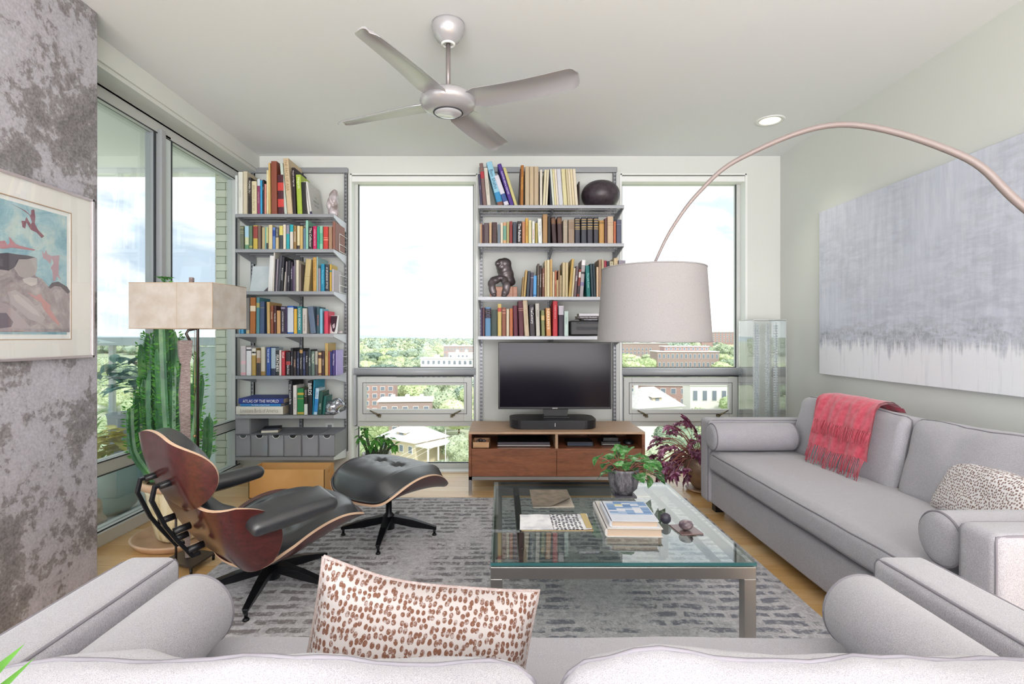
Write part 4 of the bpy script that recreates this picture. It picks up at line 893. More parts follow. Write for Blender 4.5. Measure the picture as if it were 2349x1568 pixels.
def pillow(label, M, w, h, th_, mat, seed):
    """local x width, z height, y thickness"""
    N = 22
    def side(s):
        def f(u, v):
            k = .09
            x = w / 2 * u * (1 - k * (1 - abs(v) ** 2) * abs(u) ** 3 * .6); z = h / 2 * v * (1 - k * 1.2 * (1 - abs(u) ** 2) * abs(v) ** 3)
            e_ = max(0, (1 - u ** 4)) ** .55 * max(0, (1 - v ** 4)) ** .55
            y = s * th_ / 2 * e_
            q = Vector((x * 5 + seed, y, z * 5)); n_ = mn.noise(q) * .012 * e_ + mn.noise(q * 2.6) * .006 * e_
            return M @ Vector((x, y + n_, z + mn.noise(Vector((x * 6 + seed, 0, 2))) * .006))
        return f
    m = MB(); m.grid(side(-1), N, N); m.grid(side(1), N, N, flip=True)
    per = [side(1)(-1 + 2 * i / N, 1) for i in range(N)] + [side(1)(1, 1 - 2 * i / N) for i in range(N)] + [side(1)(1 - 2 * i / N, -1) for i in range(N)] + [side(1)(-1, -1 + 2 * i / N) for i in range(N + 1)]
    m.tube(per, .0035, 6, False)
    o = m.build('cushion', mat); tag(o, label, 'cushion')
    uv = o.data.uv_layers.new(name='UVMap'); w1 = N + 1; ng = w1 * w1
    for l_ in o.data.loops:
        k = l_.vertex_index; g_ = k // ng
        if g_ < 2:
            k %= ng; uv.data[l_.index].uv = ((-1 + 2 * (k % w1) / N) * w * .54 + g_ * .9, (-1 + 2 * (k // w1) / N) * h * .54)
    return o
pillow('off-white cushion with brown oval spots on the foreground sofa', T(-.150, .88, .590) @ RY(9) @ RX(-14) , .385, .36, .15, m_spot, 3)
pillow('pale cushion with small brown spots on the sofa along the wall', T(1.93, 2.06, .535) @ RZ(-101) @ RX(-28), .54, .29, .15, m_spot2, 8)

# pink shawl over the back cushion
t = NT('pink_shawl'); v = t.coord('Object'); t.base(t.ramp(t.noise(v, 40, 3), [(.35, '#c2394f'), (.65, '#d9556a')])); t.set(Roughness=.8); t.b.inputs['Sheen Weight'].default_value = .4
t.bump(t.noise(t.coord('Object', (1, 1, .15)), 90, 3), .3, .003); m_pink = t.m
sh = thing('shawl', 'pink fringed shawl folded over the far back cushion of the wall sofa', 'shawl', (2.04, 2.98, .80))
prof = [(2.15, .765), (2.14, .785), (2.125, .80), (2.10, .815), (2.05, .825), (2.0, .815), (1.962, .785), (1.94, .74), (1.915, .67), (1.89, .60), (1.868, .535)]
def shawl_sheet(ya, yb, off, last, sk):
    pr = prof[:last]; n = len(pr) - 1
    def f(u, v):
        q_ = (v + 1) / 2 * n; i = min(int(q_), n - 1); k = q_ - i
        X = pr[i][0] * (1 - k) + pr[i+1][0] * k; Z = pr[i][1] * (1 - k) + pr[i+1][1] * k
        s = (u + 1) / 2; Y = ya + (yb - ya) * s + sk * (q_ / n) ** 2 * (-.10)
        wob = .006 * math.sin(Y * 38 + q_) * (q_ / n) + .004 * math.sin(Y * 90)
        return (X - off - wob * .8, Y, Z + off * .8 + (.012 * mn.noise(Vector((Y * 6, q_, 1)))))
    return f
def two_sided(mb, f, nu, nv, th_=.003):
    mb.grid(f, nu, nv)
    g = lambda u, v: (f(u, v)[0] + th_, f(u, v)[1], f(u, v)[2] - th_)
    mb.grid(g, nu, nv, flip=True)
m = MB(); two_sided(m, shawl_sheet(2.76, 3.26, .012, 11, 1), 30, 24); m.build('cloth', m_pink, sh)
m = MB(); two_sided(m, shawl_sheet(2.775, 3.25, .02, 9, 1), 30, 24); m.build('top_fold', m_pink, sh)
random.seed(4)
m = MB()
for row, (last, off, n, L) in enumerate(((9, .024, 60, .075), (11, .014, 66, .10))):
    f = shawl_sheet(2.77, 3.255, off, last, 1)
    for i in range(n):
        p = Vector(f(-1 + 2 * (i + random.random() * .6) / n, 1)); l_ = L * random.uniform(.75, 1.15); dx = random.uniform(-.008, .008)
        sl_ = -.30
        m.tube([p, p + Vector((sl_ * l_ * .5 - .004, dx, -l_ * .5)), p + Vector((sl_ * l_ - .002, dx * 1.6, -l_))], [.0016, .0014, .0022], 4)
m.build('fringe', m_pink, sh, kind='stuff')

# ------------------------------------------------------------------ glass coffee table
ct = thing('coffee_table', 'low square coffee table with glass top on brushed steel frame', 'table', (.42, 2.3, 0))
x0, x1, y0, y1, zt = -.036, .885, 1.807, 2.81, .40
t = NT('table_glass'); tr = t.n('BsdfTransparent'); tr.inputs[0].default_value = lin('#f5fbf9'); gl = t.n('BsdfGlossy'); gl.inputs['Roughness'].default_value = .008
fr_ = t.n('Fresnel'); fr_.inputs[0].default_value = 1.5; ml = t.n('Math', operation='MULTIPLY'); ml.inputs[1].default_value = 1.75; ml.use_clamp = True
mx = t.n('MixShader'); t.l(fr_.outputs[0], ml.inputs[0]); t.l(ml.outputs[0], mx.inputs[0]); t.l(tr.outputs[0], mx.inputs[1]); t.l(gl.outputs[0], mx.inputs[2]); t.l(mx.outputs[0], t.o.inputs[0]); m_tg = t.m
t = NT('table_glass_under'); tr = t.n('BsdfTransparent'); tr.inputs[0].default_value = lin('#e9f4f0'); t.l(tr.outputs[0], t.o.inputs[0]); m_tgu = t.m
m_tge = pm('glass_edge', '#3d6f72', .08, Alpha=.9)
g = MB(); g.box(x0, x1, y0, y1, zt - .012, zt)
g.mi = [2, 2, 2, 2, 1, 0]
# box faces: 0 x-, 1 x+, 2 y-, 3 y+, 4 z-, 5 z+
g.build('glass_top', [m_tg, m_tgu, m_tge], ct)
fz = zt - .018; fw = .042
f = MB()
for yy in (y0 + .005, y1 - fw - .005): MB().box(x0, x1, yy, yy + fw, fz - fw, fz).build('end_rail', m_steel, ct, bevel=.002)
f = MB()
for xx in (x0 + .004, x1 - .016): MB().box(xx, xx + .012, y0 + .03, y1 - .03, fz - fw, fz).build('side_rail', m_steel, ct, bevel=.002)
f = MB()
for xx in (x0 + .10, x1 - .13): MB().box(xx, xx + .03, y0 + .03, y1 - .03, fz - .012, fz).build('cross_bar', m_steel, ct, bevel=.002)
f = MB()
for xx in (x0 + .115, x1 - .115):
    for yy in (y0 + .16, y0 + .5, y1 - .16): f.lathe([(.008, -.004), (.008, .005), (.0001, .006)], (xx, yy, fz), 12)
f.build('pads', m_plast, ct)
for xx in (x0, x1 - fw):
    for yy in (y0 + .005, y1 - fw - .005): MB().box(xx, xx + fw, yy, yy + fw, .012, fz - fw + .0005).build('leg', m_steel, ct, bevel=.002)
TT = zt + .0005
# things on the table
def slab(name, x0, x1, y0, y1, z0, z1, mat, label, cat, rz=0, col=None, bevel=.001):
    cx_, cy_ = (x0 + x1) / 2, (y0 + y1) / 2; M = T(cx_, cy_, 0) @ RZ(rz)
    o = MB().box(x0 - cx_, x1 - cx_, y0 - cy_, y1 - cy_, z0, z1, M=M).build(name, mat, color=col, bevel=bevel)
    return tag(o, label, cat)
m_suede = pm('worn_suede', '#85796a', .85, var='#6d6255', scale=25, bump=.2)
bk = thing('suede_booklet', 'brown suede booklet with a curled corner on the glass table', 'booklet', (.24, 2.52, TT))
def curl(u, v):
    x = .24 + u * .095; y = 2.52 + v * .13; k = max(0, (u - v) / 2 - .45); return (x - k * .03, y + k * .03, TT + .006 + k * .06)
m = MB(); m.grid(curl, 16, 16); m.grid(lambda u, v: (curl(u, v)[0], curl(u, v)[1], curl(u, v)[2] - .002), 16, 16, flip=True)
m.build('cover', m_suede, bk)
MB().box(.148, .336, 2.392, 2.648, TT, TT + .004).build('pages', pm('grey_paper', '#b9aea0', .8), bk)
t = NT('patterned_paper'); v = t.coord('Object'); mpn = t.n('Mapping'); mpn.inputs['Scale'].default_value = (1, .8, 1); t.l(v, mpn.inputs[0])
vo = t.n('TexVoronoi'); vo.inputs['Scale'].default_value = 62; vo.inputs['Randomness'].default_value = .35; t.l(mpn.outputs[0], vo.inputs['Vector'])
sp_ = t.n('SeparateXYZ'); t.l(v, sp_.inputs[0])
half = t.ramp(sp_.outputs[0], [(.205, 0.0), (.21, 1.0)], 'CONSTANT')
half2 = t.ramp(sp_.outputs[0], [(.325, 1.0), (.33, 0.0)], 'CONSTANT')
fz2 = t.math('MULTIPLY', t.math('MULTIPLY', half, half2), t.ramp(vo.outputs['Distance'], [(.36, 1.0), (.40, 0.0)]))
t.base(t.mix(fz2, t.ramp(t.noise(v, 18, 4), [(.35, '#cfcdd2'), (.6, '#ecebec')]), '#55535c')); t.set(Roughness=.8); m_pp = t.m
wb_ = thing('paper_folder', 'white folded papers with grey brushed pattern on the glass table', 'papers', (.23, 2.19, TT))
MB().box(.082, .372, 2.10, 2.285, TT, TT + .003).build('lower_sheet', pm('ochre_edge', '#b8a27a', .7), wb_)
m = MB(); ff = lambda u, v: (.225 + u * .145 + .004 * v, 2.192 + v * .09, TT + .005 + .004 * max(0, u) ** 3 + .002 * mn.noise(Vector((u * 3, v * 3, 0))))
m.grid(ff, 20, 12); m.grid(lambda u, v: (ff(u, v)[0], ff(u, v)[1], ff(u, v)[2] - .0015), 20, 12, flip=True)
m.build('upper_sheet', m_pp, wb_)
MB().box(.345, .370, 2.11, 2.28, TT + .0092, TT + .0102).build('tape', pm('ochre_tape', '#c2ad7c', .6), wb_)
b1_ = MB
def lying(label, x0, x1, y0, y1, z0, z1, col, rz, side):
    """thick book lying flat, page edges facing the camera"""
    cx_, cy_ = (x0 + x1) / 2, (y0 + y1) / 2; M = T(cx_, cy_, z0) @ RZ(rz); w, d, h = (x1 - x0) / 2, (y1 - y0) / 2, z1 - z0
    t = thing('book', label, 'book', (cx_, cy_, z0), R(rz), 'large books on the glass table'); M = T(cx_, cy_, z0) @ RZ(rz)
    m = MB(); m.box(-w, w, -d, d, 0, .003, M=M).box(-w, w, -d, d, h - .003, h, M=M)
    m.prism([(-w, 0), (-w - .006, h * .25), (-w - .006, h * .75), (-w, h), (-w + .003, h), (-w + .003, 0)], -d, d, 'y', M=M)
    m.build('cover', m_cover, t, color=col)
    MB().box(-w + .003, w - .005, -d + .005, d - .005, .003, h - .003, M=M).build('pages', pm('page_block', '#d3bca6', .9) if 'page_block' not in bpy.data.materials else bpy.data.materials['page_block'], t)
    return t, M, w, d, h
lying('thick cream book under the blue patterned book on the glass table', .418, .636, 2.035, 2.375, TT, TT + .034, '#ded9d4', -2, 0)
t_, M_, w_, d_, h_ = lying('book with pale cover of blue blocks, on top of the cream book', .436, .622, 2.045, 2.29, TT + .0345, TT + .060, '#d6d9e2', -2, 0)
random.seed(9)
cols = ['#7f9bc4', '#8ba6cc', '#a9bcd8', '#6f8ebb', '#cfd3e2', '#b5c6dd', '#e0dfe6', '#93aed0']
ny, nx = 9, 5
for j in range(ny):
    for i in range(nx):
        if random.random() < .14: continue
        a0 = -w_ + .012 + i * (2 * w_ - .016) / nx; b0 = -d_ + .075 + j * (2 * d_ - .082) / ny
        MB().box(a0, a0 + (2 * w_ - .016) / nx, b0, b0 + (2 * d_ - .082) / ny, h_, h_ + .0004, M=M_).build('cover_block', m_print, t_, color='#ddd79f' if (i, j) in ((1, 6), (1, 5)) else random.choice(cols))
o = MB().lathe([(.0001, 0), (.012, .002), (.021, .012), (.022, .024), (.018, .036), (.008, .043), (.0001, .044)], (.688, 2.185, TT), 14).build('dark_ball', pm('dark_resin', '#3c3a48', .5, bump=.4, bscale=90)); tag(o, 'small dark faceted ball beside the stacked books on the glass table', 'ball')
slab('coaster', .70, .792, 2.055, 2.165, TT, TT + .005, pm('copper_coaster', '#8a7270', .35, .5), 'square brown coaster under the banded stone on the glass table', 'coaster', 8)
m_ag = pm('banded_stone', '#4d3f4a', .3, var='#a08f92', scale=45)
o = blob('polished_stone', [((.742, 2.10, TT + .025), (.028, .026, .020)), ((.752, 2.095, TT + .028), (.018, .018, .017))], m_ag, .004); tag(o, 'banded polished stone on the square coaster', 'stone')
slab('coaster', .555, .66, 2.535, 2.64, TT, TT + .005, pm('slate_coaster', '#4b4550', .4), 'dark coaster under the cyclamen pot on the glass table', 'coaster', 0)

# ------------------------------------------------------------------ lounge chair and ottoman
def cross_curve(A, a0, amax, n=40):
    """table of (lateral, rise, angle) by arc length"""
    pts = [(0, 0, 0)]; x = z = 0; ds = A / n
    for i in range(n):
        s = (i + .5) * ds; k = max(0, (s - a0) / (A - a0)); ang = R(amax) * k * k * (3 - 2 * k) if k < 1 else R(amax)
        x += math.cos(ang) * ds; z += math.sin(ang) * ds; pts.append((x, z, ang))
    def f(a):
        q_ = min(abs(a) / ds, n - 1e-6); i = int(q_); k = q_ - i
        p, r_ = pts[i], pts[i + 1]; s = 1 if a >= 0 else -1
        return (s * (p[0] + (r_[0] - p[0]) * k), p[1] + (r_[1] - p[1]) * k, s * (p[2] + (r_[2] - p[2]) * k))
    return f
def shell_fn(O, W, L, N, A, B, a0, amax, k=.45, bend=lambda b: 0, trim=None):
    O, W, L, N = [Vector(q_) for q_ in (O, W, L, N)]; cf = cross_curve(A, a0, amax)
    def f(u, v, off=0.0, shrink=1.0):
        uu = u * math.sqrt(max(0, 1 - v * v * k)); vv = v * math.sqrt(max(0, 1 - u * u * k))
        n_ = math.sqrt(1 - k); 
        a = uu * A * shrink; b = vv * B * shrink
        if trim: b = trim(a / A, b)
        x, z, an = cf(a)
        nl = -math.sin(an); nn = math.cos(an)
        return O + W * (x + nl * off) + L * b + N * (z + nn * off + bend(b / B))
    return f
def shell(name, f, parent, th_=.012, nu=28, nv=22):
    m = MB()
    m.grid(lambda u, v: f(u, v, -th_), nu, nv, 0, flip=True); m.grid(lambda u, v: f(u, v, 0), nu, nv, 0)
    per = [(-1 + 2 * i / nu, -1) for i in range(nu)] + [(1, -1 + 2 * i / nv) for i in range(nv)] + [(1 - 2 * i / nu, 1) for i in range(nu)] + [(-1, 1 - 2 * i / nv) for i in range(nv)]
    n = len(per); vs = [f(u, v, -th_ - .0002, 1.001) for u, v in per] + [f(u, v, .0002, 1.001) for u, v in per]
    m.add(vs, [(i, (i + 1) % n, n + (i + 1) % n, n + i) for i in range(n)], 1, True)
    return m.build(name, [m_rose, m_ply], parent, True)
def pad(name, f, parent, th_, shrink=.95, tufts=(), nu=36, nv=30, crease=0, edge=.35):
    def top(u, v):
        e_ = (1 - abs(u) ** 5) ** .5 * (1 - abs(v) ** 5) ** .5
        d = sum(-dp * math.exp(-(((u - tu) / s_) ** 2 + ((v - tv) / s_) ** 2)) for tu, tv, dp, s_ in tufts)
        w_ = .004 * mn.noise(Vector((u * 3, v * 3, th_ * 50))) * e_
        rad = 0
        for tu, tv, dp, s_ in tufts:
            an = math.atan2(v - tv, u - tu); rr = math.hypot(u - tu, v - tv); rad += crease * math.sin(an * 9 + tu * 5) * math.exp(-(rr / .35) ** 2) * min(1, rr * 6)
        return f(u, v, .004 + th_ * (edge + (1 - edge) * e_ if e_ > .02 else edge * e_ / .02) * (1 if e_ > 0 else 0) + (d + rad) * e_ + w_, shrink)
    m = MB(); m.grid(top, nu, nv); m.grid(lambda u, v: f(u, v, .002, shrink), nu, nv, flip=True)
    per = [(-1 + 2 * i / nu, -1) for i in range(nu)] + [(1, -1 + 2 * i / nv) for i in range(nv)] + [(1 - 2 * i / nu, 1) for i in range(nu)] + [(-1, 1 - 2 * i / nv) for i in range(nv)]
    pts = [f(u, v, .006, shrink * 1.005) for u, v in per]; m.tube(pts + [pts[0]], .006, 8, False)
    return m.build(name, m_leather, parent, True)
def star_base(t, n, a0, Rl, zh, zf, hub_top, mat=None):
    mat = mat or m_blackm
    MB().lathe([(.02, zf), (.034, zf + .005), (.034, zh), (.018, zh + .015), (.016, hub_top)], (0, 0, 0), 20).build('column', mat, t, True)
    for i in range(n):
        M = RZ(a0 + 360 * i / n)
        m = MB()
        s = [(.02, .028, zh - .045, zh), (Rl * .5, .020, zf + .012, (zh + zf) / 2 + .018), (Rl, .014, zf - .004, zf + .016)]
        vs = []
        for x, hw, za, zb_ in s: vs += [(x, -hw, zb_), (x, hw, zb_), (x, hw * .45, za), (x, -hw * .45, za)]
        fs = [(j*4+k, (j+1)*4+k, (j+1)*4+(k+1) % 4, j*4+(k+1) % 4) for j in range(2) for k in range(4)] + [(0, 1, 2, 3), (11, 10, 9, 8)]
        m.add(vs, fs, 0, False, M)
        leg = m.build('leg', mat, t, True, bevel=.003)
        g = MB(); g.lathe([(.007, .012), (.008, zf)], (Rl - .012, 0, .0), 10, M=M); g.lathe([(.013, 0), (.014, .006), (.008, .013)], (Rl - .012, 0, .0), 12, M=M); g.build('glide', mat, leg, True)
AZ = 50
lc = thing('lounge_chair', 'black leather lounge chair with dark red wood shells facing the ottoman', 'chair', (-1.07, 2.45, .013), R(AZ))
star_base(lc, 5, -86 - AZ, .31, .115, .035, .23)
# seat
ang = R(15); Ls = Vector((math.cos(ang), 0, math.sin(ang))); Ns = Vector((-math.sin(ang), 0, math.cos(ang))); W = Vector((0, 1, 0))
fs_ = shell_fn(Vector((.085, 0, .255)), W, Ls, Ns, .355, .315, .17, 62, .42, lambda b: -.045 * max(0, b - .3) ** 2 * 1.6 + .05 * max(0, -b - .4))
shell('seat_shell', fs_, lc)
pad('seat_cushion', fs_, lc, .085, .93, [(-.3, -.15, .035, .13), (.3, -.15, .035, .13)], crease=.006)
# lower back
an = R(30); Lb = Vector((-math.sin(an), 0, math.cos(an))); Nb = Vector((math.cos(an), 0, math.sin(an)))
fb = shell_fn(Vector((-.315, 0, .355)), -W, Lb, Nb, .46, .185, .17, 92, .40, lambda b: .02 * b * b, lambda a, b: b - .02 * abs(a) ** 2)
shell('lower_back_shell', fb, lc)
pad('lower_back_cushion', fb, lc, .075, .93, [(-.28, 0, .03, .13), (.28, 0, .03, .13)], crease=.005, edge=.5)
# headrest
an = R(17); Lh = Vector((-math.sin(an), 0, math.cos(an))); Nh = Vector((math.cos(an), 0, math.sin(an)))
fh = shell_fn(Vector((-.45, 0, .63)), -W, Lh, Nh, .335, .165, .12, 55, .50, lambda b: .02 * b * b)
shell('headrest_shell', fh, lc)
pad('headrest_cushion', fh, lc, .08, .94, [(-.3, 0, .028, .13), (.3, 0, .028, .13)], crease=.005, edge=.5)
for s in (-1, 1):
    yb = s * .085
    pts = [(-.45, yb, .60), (-.505, yb, .59), (-.515, yb, .54), (-.47, yb, .43), (-.43, yb, .365), (-.375, yb, .285), (-.345, yb, .29)]
    MB().tube(pts, .017, 4, True, flat=(.6, 1), smooth=False).build('back_brace', m_blackm, lc, True, bevel=.002)
    for p in ((-.46, .59), (-.41, .40), (-.36, .31)): MB().tube([(p[0] - .03, yb, p[1]), (p[0] + .03, yb, p[1] + .01)], .014, 12).build('shock_mount', m_black, lc, True)
    # arm pad over the wing
    m = MB(); m.soft((0, 0, 0), (.37, .165, .062), .03, .03, puff=(0, 0, .012), M=T(-.09, s * .33, .452) @ RX(-s * 14) @ RY(-4))
    ar = m.build('armrest', m_leather, lc, True)
    MB().tube([(-.2, s * .33, .40), (-.05, s * .335, .43), (.05, s * .33, .44)], .012, 8).build('arm_bracket', m_steel, lc, True)
ot = thing('ottoman', 'black tufted leather ottoman on a four star base by the corner shelving', 'ottoman', (-.66, 3.08, .013), R(AZ))
star_base(ot, 4, 0 - AZ, .28, .12, .035, .29)
fo = shell_fn(Vector((.0, 0, .285)), W, Vector((1, 0, 0)), Vector((0, 0, 1)), .37, .27, .15, 60, .40, lambda b: .02 - .035 * abs(b) ** 2.2)
shell('shell', fo, ot)
pad('cushion', fo, ot, .125, .97, [(-.22, .0, .045, .11), (.25, .0, .045, .11)], crease=.005, edge=.55)

# ------------------------------------------------------------------ media console and television
mc = thing('media_console', 'low walnut media console on a steel frame under the television', 'console', (.41, 4.1, 0))
x0, x1, y0, y1, z0, z1 = -.239, 1.067, 3.87, 4.37, .145, .477
e_ = .022
MB().box(x0, x1, y0 - .004, y1, z1 - .018, z1).build('top', m_walnut_lit, mc, bevel=.002)
MB().box(x0, x0 + e_, y0, y1, z0, z1 - .018).build('side_panel', m_walnut, mc, bevel=.001); MB().box(x1 - e_, x1, y0, y1, z0, z1 - .018).build('side_panel', m_walnut, mc, bevel=.001)
MB().box(x0 + e_, x1 - e_, y0 + .01, y1, z0, z0 + .018).box(x0 + e_, x1 - e_, y1 - .01, y1, z0, z1 - .018).box(x0 + e_, x1 - e_, y0 + .005, y1, .338, .352).build('carcass', m_walnut, mc)
xm = X_(1277, 3.87)
MB().box(xm - .01, xm + .01, y0 + .002, y1 - .02, .352, z1 - .018).build('divider', m_walnut_lit, mc)
for a, b in ((x0 + e_ + .002, xm - .0015), (xm + .0015, x1 - e_ - .002)): MB().box(a, b, y0 - .001, y0 + .018, z0 + .003, .340).build('drawer_front', m_walnut, mc, bevel=.001)
f = MB(); f.box(x0, x1, y0 + .01, y0 + .035, z0 - .027, z0 - .002).box(x0, x1, y1 - .035, y1 - .01, z0 - .027, z0 - .002).box(x0, x0 + .025, y0 + .01, y1 - .01, z0 - .027, z0 - .002).box(x1 - .025, x1, y0 + .01, y1 - .01, z0 - .027, z0 - .002)
f.build('frame', m_steel, mc)
for xx in (x0, x1 - .025):
    for yy in (y0 + .01, y1 - .035): MB().box(xx, xx + .025, yy, yy + .025, 0, z0 - .027).build('leg', m_steel, mc)
zs = .3525
d_ = thing('disc_player', 'silver fronted disc player in the left bay of the walnut console', 'player', (.2, 4.0, zs))
dx0, dx1 = X_(1141, 3.93), X_(1262, 3.93)
MB().box(dx0, dx1, 3.935, 4.2, zs, zs + .036).build('body', m_black, d_, bevel=.003); MB().box(dx0, dx1, 3.928, 3.936, zs + .006, zs + .016).build('trim', m_steel, d_); MB().box(dx0 + .004, dx1 - .004, 3.930, 3.936, zs + .018, zs + .033).build('fascia', pm('smoky_fascia', '#6d6670', .2, .5), d_)
tr_ = thing('wooden_tray', 'small open wooden tray at the left end of the console bay', 'tray', (-.15, 3.95, zs))
a, b = x0 + e_ + .003, X_(1124, 3.89)
MB().box(a, b, 3.882, 3.892, zs, zs + .046).box(a, b, 4.05, 4.06, zs, zs + .046).box(a, a + .008, 3.882, 4.06, zs, zs + .046).box(b - .008, b, 3.882, 4.06, zs, zs + .046).box(a, b, 3.882, 4.06, zs, zs + .006).build('tray_body', wood('pale_oak', '#b98a62', '#c9a078', 5, (1, 6, 6), .5), tr_, bevel=.001)
m = MB(); 
for i in range(5): m.lathe([(.0001, 0), (.012, .003), (.014, .014), (.0001, .024)], (a + .04 + i * .012, 3.93 + (i % 2) * .02, zs + .03 + (i % 3) * .006), 8)
o = tag(m.build('trinkets', m_bronze), 'small dark trinkets heaped in the wooden tray', 'trinkets'); o['kind'] = 'stuff'
o = thing('set_top_box', 'slim black box with blue grey front in the right bay of the console', 'device', (.65, 4.0, zs))
a, b = X_(1301, 3.95), X_(1361, 3.95); MB().box(a, b, 3.95, 4.12, zs, zs + .034).build('body', m_black, o, bevel=.003); MB().box(a + .004, b - .004, 3.948, 3.951, zs + .006, zs + .028).build('display', pm('smoky_display', '#3d4454', .15), o)
o = thing('cable_box', 'flat black device under a smaller black device in the right console bay', 'device', (.87, 4.0, zs)); a, b = X_(1379, 3.97), X_(1424, 3.97)
MB().box(a, b, 3.97, 4.14, zs, zs + .032).build('body', m_black, o, bevel=.003); MB().box(a + .01, b - .01, 3.968, 3.971, zs + .01, zs + .014).build('display', m_steel, o)
o = thing('streaming_box', 'small black device stacked on the flat black device in the console', 'device', (.87, 4.0, zs + .033)); a, b = X_(1384, 3.97), X_(1419, 3.97)
MB().box(a, b, 3.975, 4.08, zs + .0325, zs + .062).build('body', m_black, o, bevel=.004); MB().lathe([(.0015, 0), (.0015, .002)], (0, 0, 0), 8, M=T((a + b) / 2, 3.975, zs + .055) @ RX(90)).build('light', m_white, o)
o = tag(MB().lathe([(.04, 0), (.042, .004), (.036, .028), (.0001, .032)], (X_(1445, 4.0), 4.05, zs), 20).build('round_speaker', m_black), 'low round black puck at the right end of the console bay', 'device')
# sound base and television
sb = thing('sound_base', 'wide black sound base with rounded corners under the television', 'speaker', (.41, 4.05, .477))
a, b = X_(1170, 3.96), X_(1372, 3.96); cx_ = (a + b) / 2; hw = (b - a) / 2
poly = [(cx_ + p[0], 4.13 + p[1]) for p in rrect(hw, .17, .10, 8)[:-1]]
MB().prism(poly, .485, .545, 'z', smooth=False).build('body', pm('matte_charcoal', '#1b1b20', .35), sb, bevel=.006)
MB().prism([(cx_ + p[0] * .95, 4.13 + p[1] * .93) for p in rrect(hw, .17, .10, 8)[:-1]], .4775, .486, 'z').build('foot', m_black, sb)
MB().box(cx_ + .006, cx_ + .010, 3.957, 3.961, .50, .526).build('light_bar', m_white, sb)
tv = thing('television', 'flat black television on the sound base over the walnut console', 'television', (.41, 4.13, .546))
ty = 4.10; a, b, c_, d_ = X_(1143, ty), X_(1403, ty), Z_(938, ty), Z_(785, ty)
MB().box(a, b, ty, ty + .035, c_, d_).build('housing', m_black, tv, bevel=.004)
t = NT('screen_glass'); t.set(Roughness=.14, Specular_IOR_Level=.12).base('#16121c'); m_scr = t.m
MB().box(a + .012, b - .012, ty - .0015, ty + .001, c_ + .018, d_ - .012).build('screen', m_scr, tv)
MB().box((a + b) / 2 - .02, (a + b) / 2 + .02, ty - .003, ty, c_ + .005, c_ + .010).build('badge', m_steel, tv)
MB().prism([(-.09, 0), (.09, 0), (.10, .06), (.085, .12), (-.085, .12), (-.10, .06)], 4.14, 4.16, 'y', M=T((a + b) / 2 + .01, 0, .548)).box((a + b) / 2 - .09, (a + b) / 2 + .11, 4.07, 4.2, .5455, .555).build('stand', m_black, tv, bevel=.003)
o = MB().tube(catmull([(.52, 4.2, .45), (.6, 4.1, .44), (.68, 4.08, .425), (.7, 4.2, .40), (.72, 4.3, .36)], 6), .003, 6).build('cable', m_black); tag(o, 'thin dark cable hanging inside the right console bay', 'cable')
# ------------------------------------------------------------------ ceiling fan
fx, fy = -.265, 2.63
m_fan = pm('fan_silver', '#bab8bb', .22, .4)
fan = thing('ceiling_fan', 'silver four bladed ceiling fan hanging from a short rod', 'fan', (fx, fy, H))
MB().lathe([(.082, 0), (.083, -.015), (.075, -.05), (.058, -.078), (.04, -.092), (.035, -.10), (.02, -.10)], (fx, fy, H), 40).build('canopy', m_fan, fan)
MB().lathe([(.036, -.096), (.036, -.106), (.022, -.106), (.022, -.09)], (fx, fy, H), 28).build('collar', m_white, fan)
MB().tube([(fx, fy, H - .09), (fx, fy, 2.40)], .0115, 14).build('rod', pm('rod_grey', '#8d8583', .35, .4), fan)
zc = 2.358
MB().lathe([(.0001, .062), (.05, .060), (.10, .045), (.133, .022), (.142, 0), (.133, -.022), (.11, -.040), (.072, -.052)], (fx, fy, zc), 48).build('motor_housing', m_fan, fan)
MB().lathe([(.073, -.050), (.071, -.055), (.05, -.064), (.02, -.069), (.0001, -.070)], (fx, fy, zc), 36).build('light_lens', pm('lens', '#d8d8de', .08, .35), fan)
MB().lathe([(.0735, -.050), (.0755, -.053), (.0735, -.056)], (fx, fy, zc), 36).build('lens_gap', m_gasket, fan)
for k in range(4):
    a = -113 + 90 * k
    M = T(fx, fy, zc + .012) @ RZ(a) @ RX(-17)
    N = 44; top = []; 
    def ol(s):   # s 0..1 -> (x, ylead, ytrail)
        x = .08 + (.67 - .08) * s
        wid = .078 - .016 * s; e_ = 1
        if s > .92: q_ = (s - .92) / .08; e_ = math.sqrt(max(0, 1 - q_ ** 3 * .75))
        lead = wid * e_ + .012 * math.sin(PI * s); trail = -wid * (e_ if s > .92 else 1) + .012 * math.sin(PI * s)
        if s < .15: trail *= .5 + .5 * s / .15; lead *= .6 + .4 * s / .15
        return x, lead, trail
    m = MB()
    def bl(u, v, dz):
        s = (u + 1) / 2; x, ld, trl = ol(s); y = (ld + trl) / 2 + (ld - trl) / 2 * v
        tw = .010 * (1 - s) * v; return M @ Vector((x, y, -.018 * v * v + dz * (1 - .8 * v * v) + tw))
    m.grid(lambda u, v: bl(u, v, .004), N, 8); m.grid(lambda u, v: bl(u, v, -.004), N, 8, flip=True)
    per = [(-1 + 2 * i / N, -1) for i in range(N)] + [(1, -1 + 2 * i / 8) for i in range(8)] + [(1 - 2 * i / N, 1) for i in range(N)] + [(-1, 1 - 2 * i / 8) for i in range(8)]
    n = len(per); m.add([bl(u, v, -.004) for u, v in per] + [bl(u, v, .004) for u, v in per], [(i, (i + 1) % n, n + (i + 1) % n, n + i) for i in range(n)])
    m.build('blade', m_fan, fan)
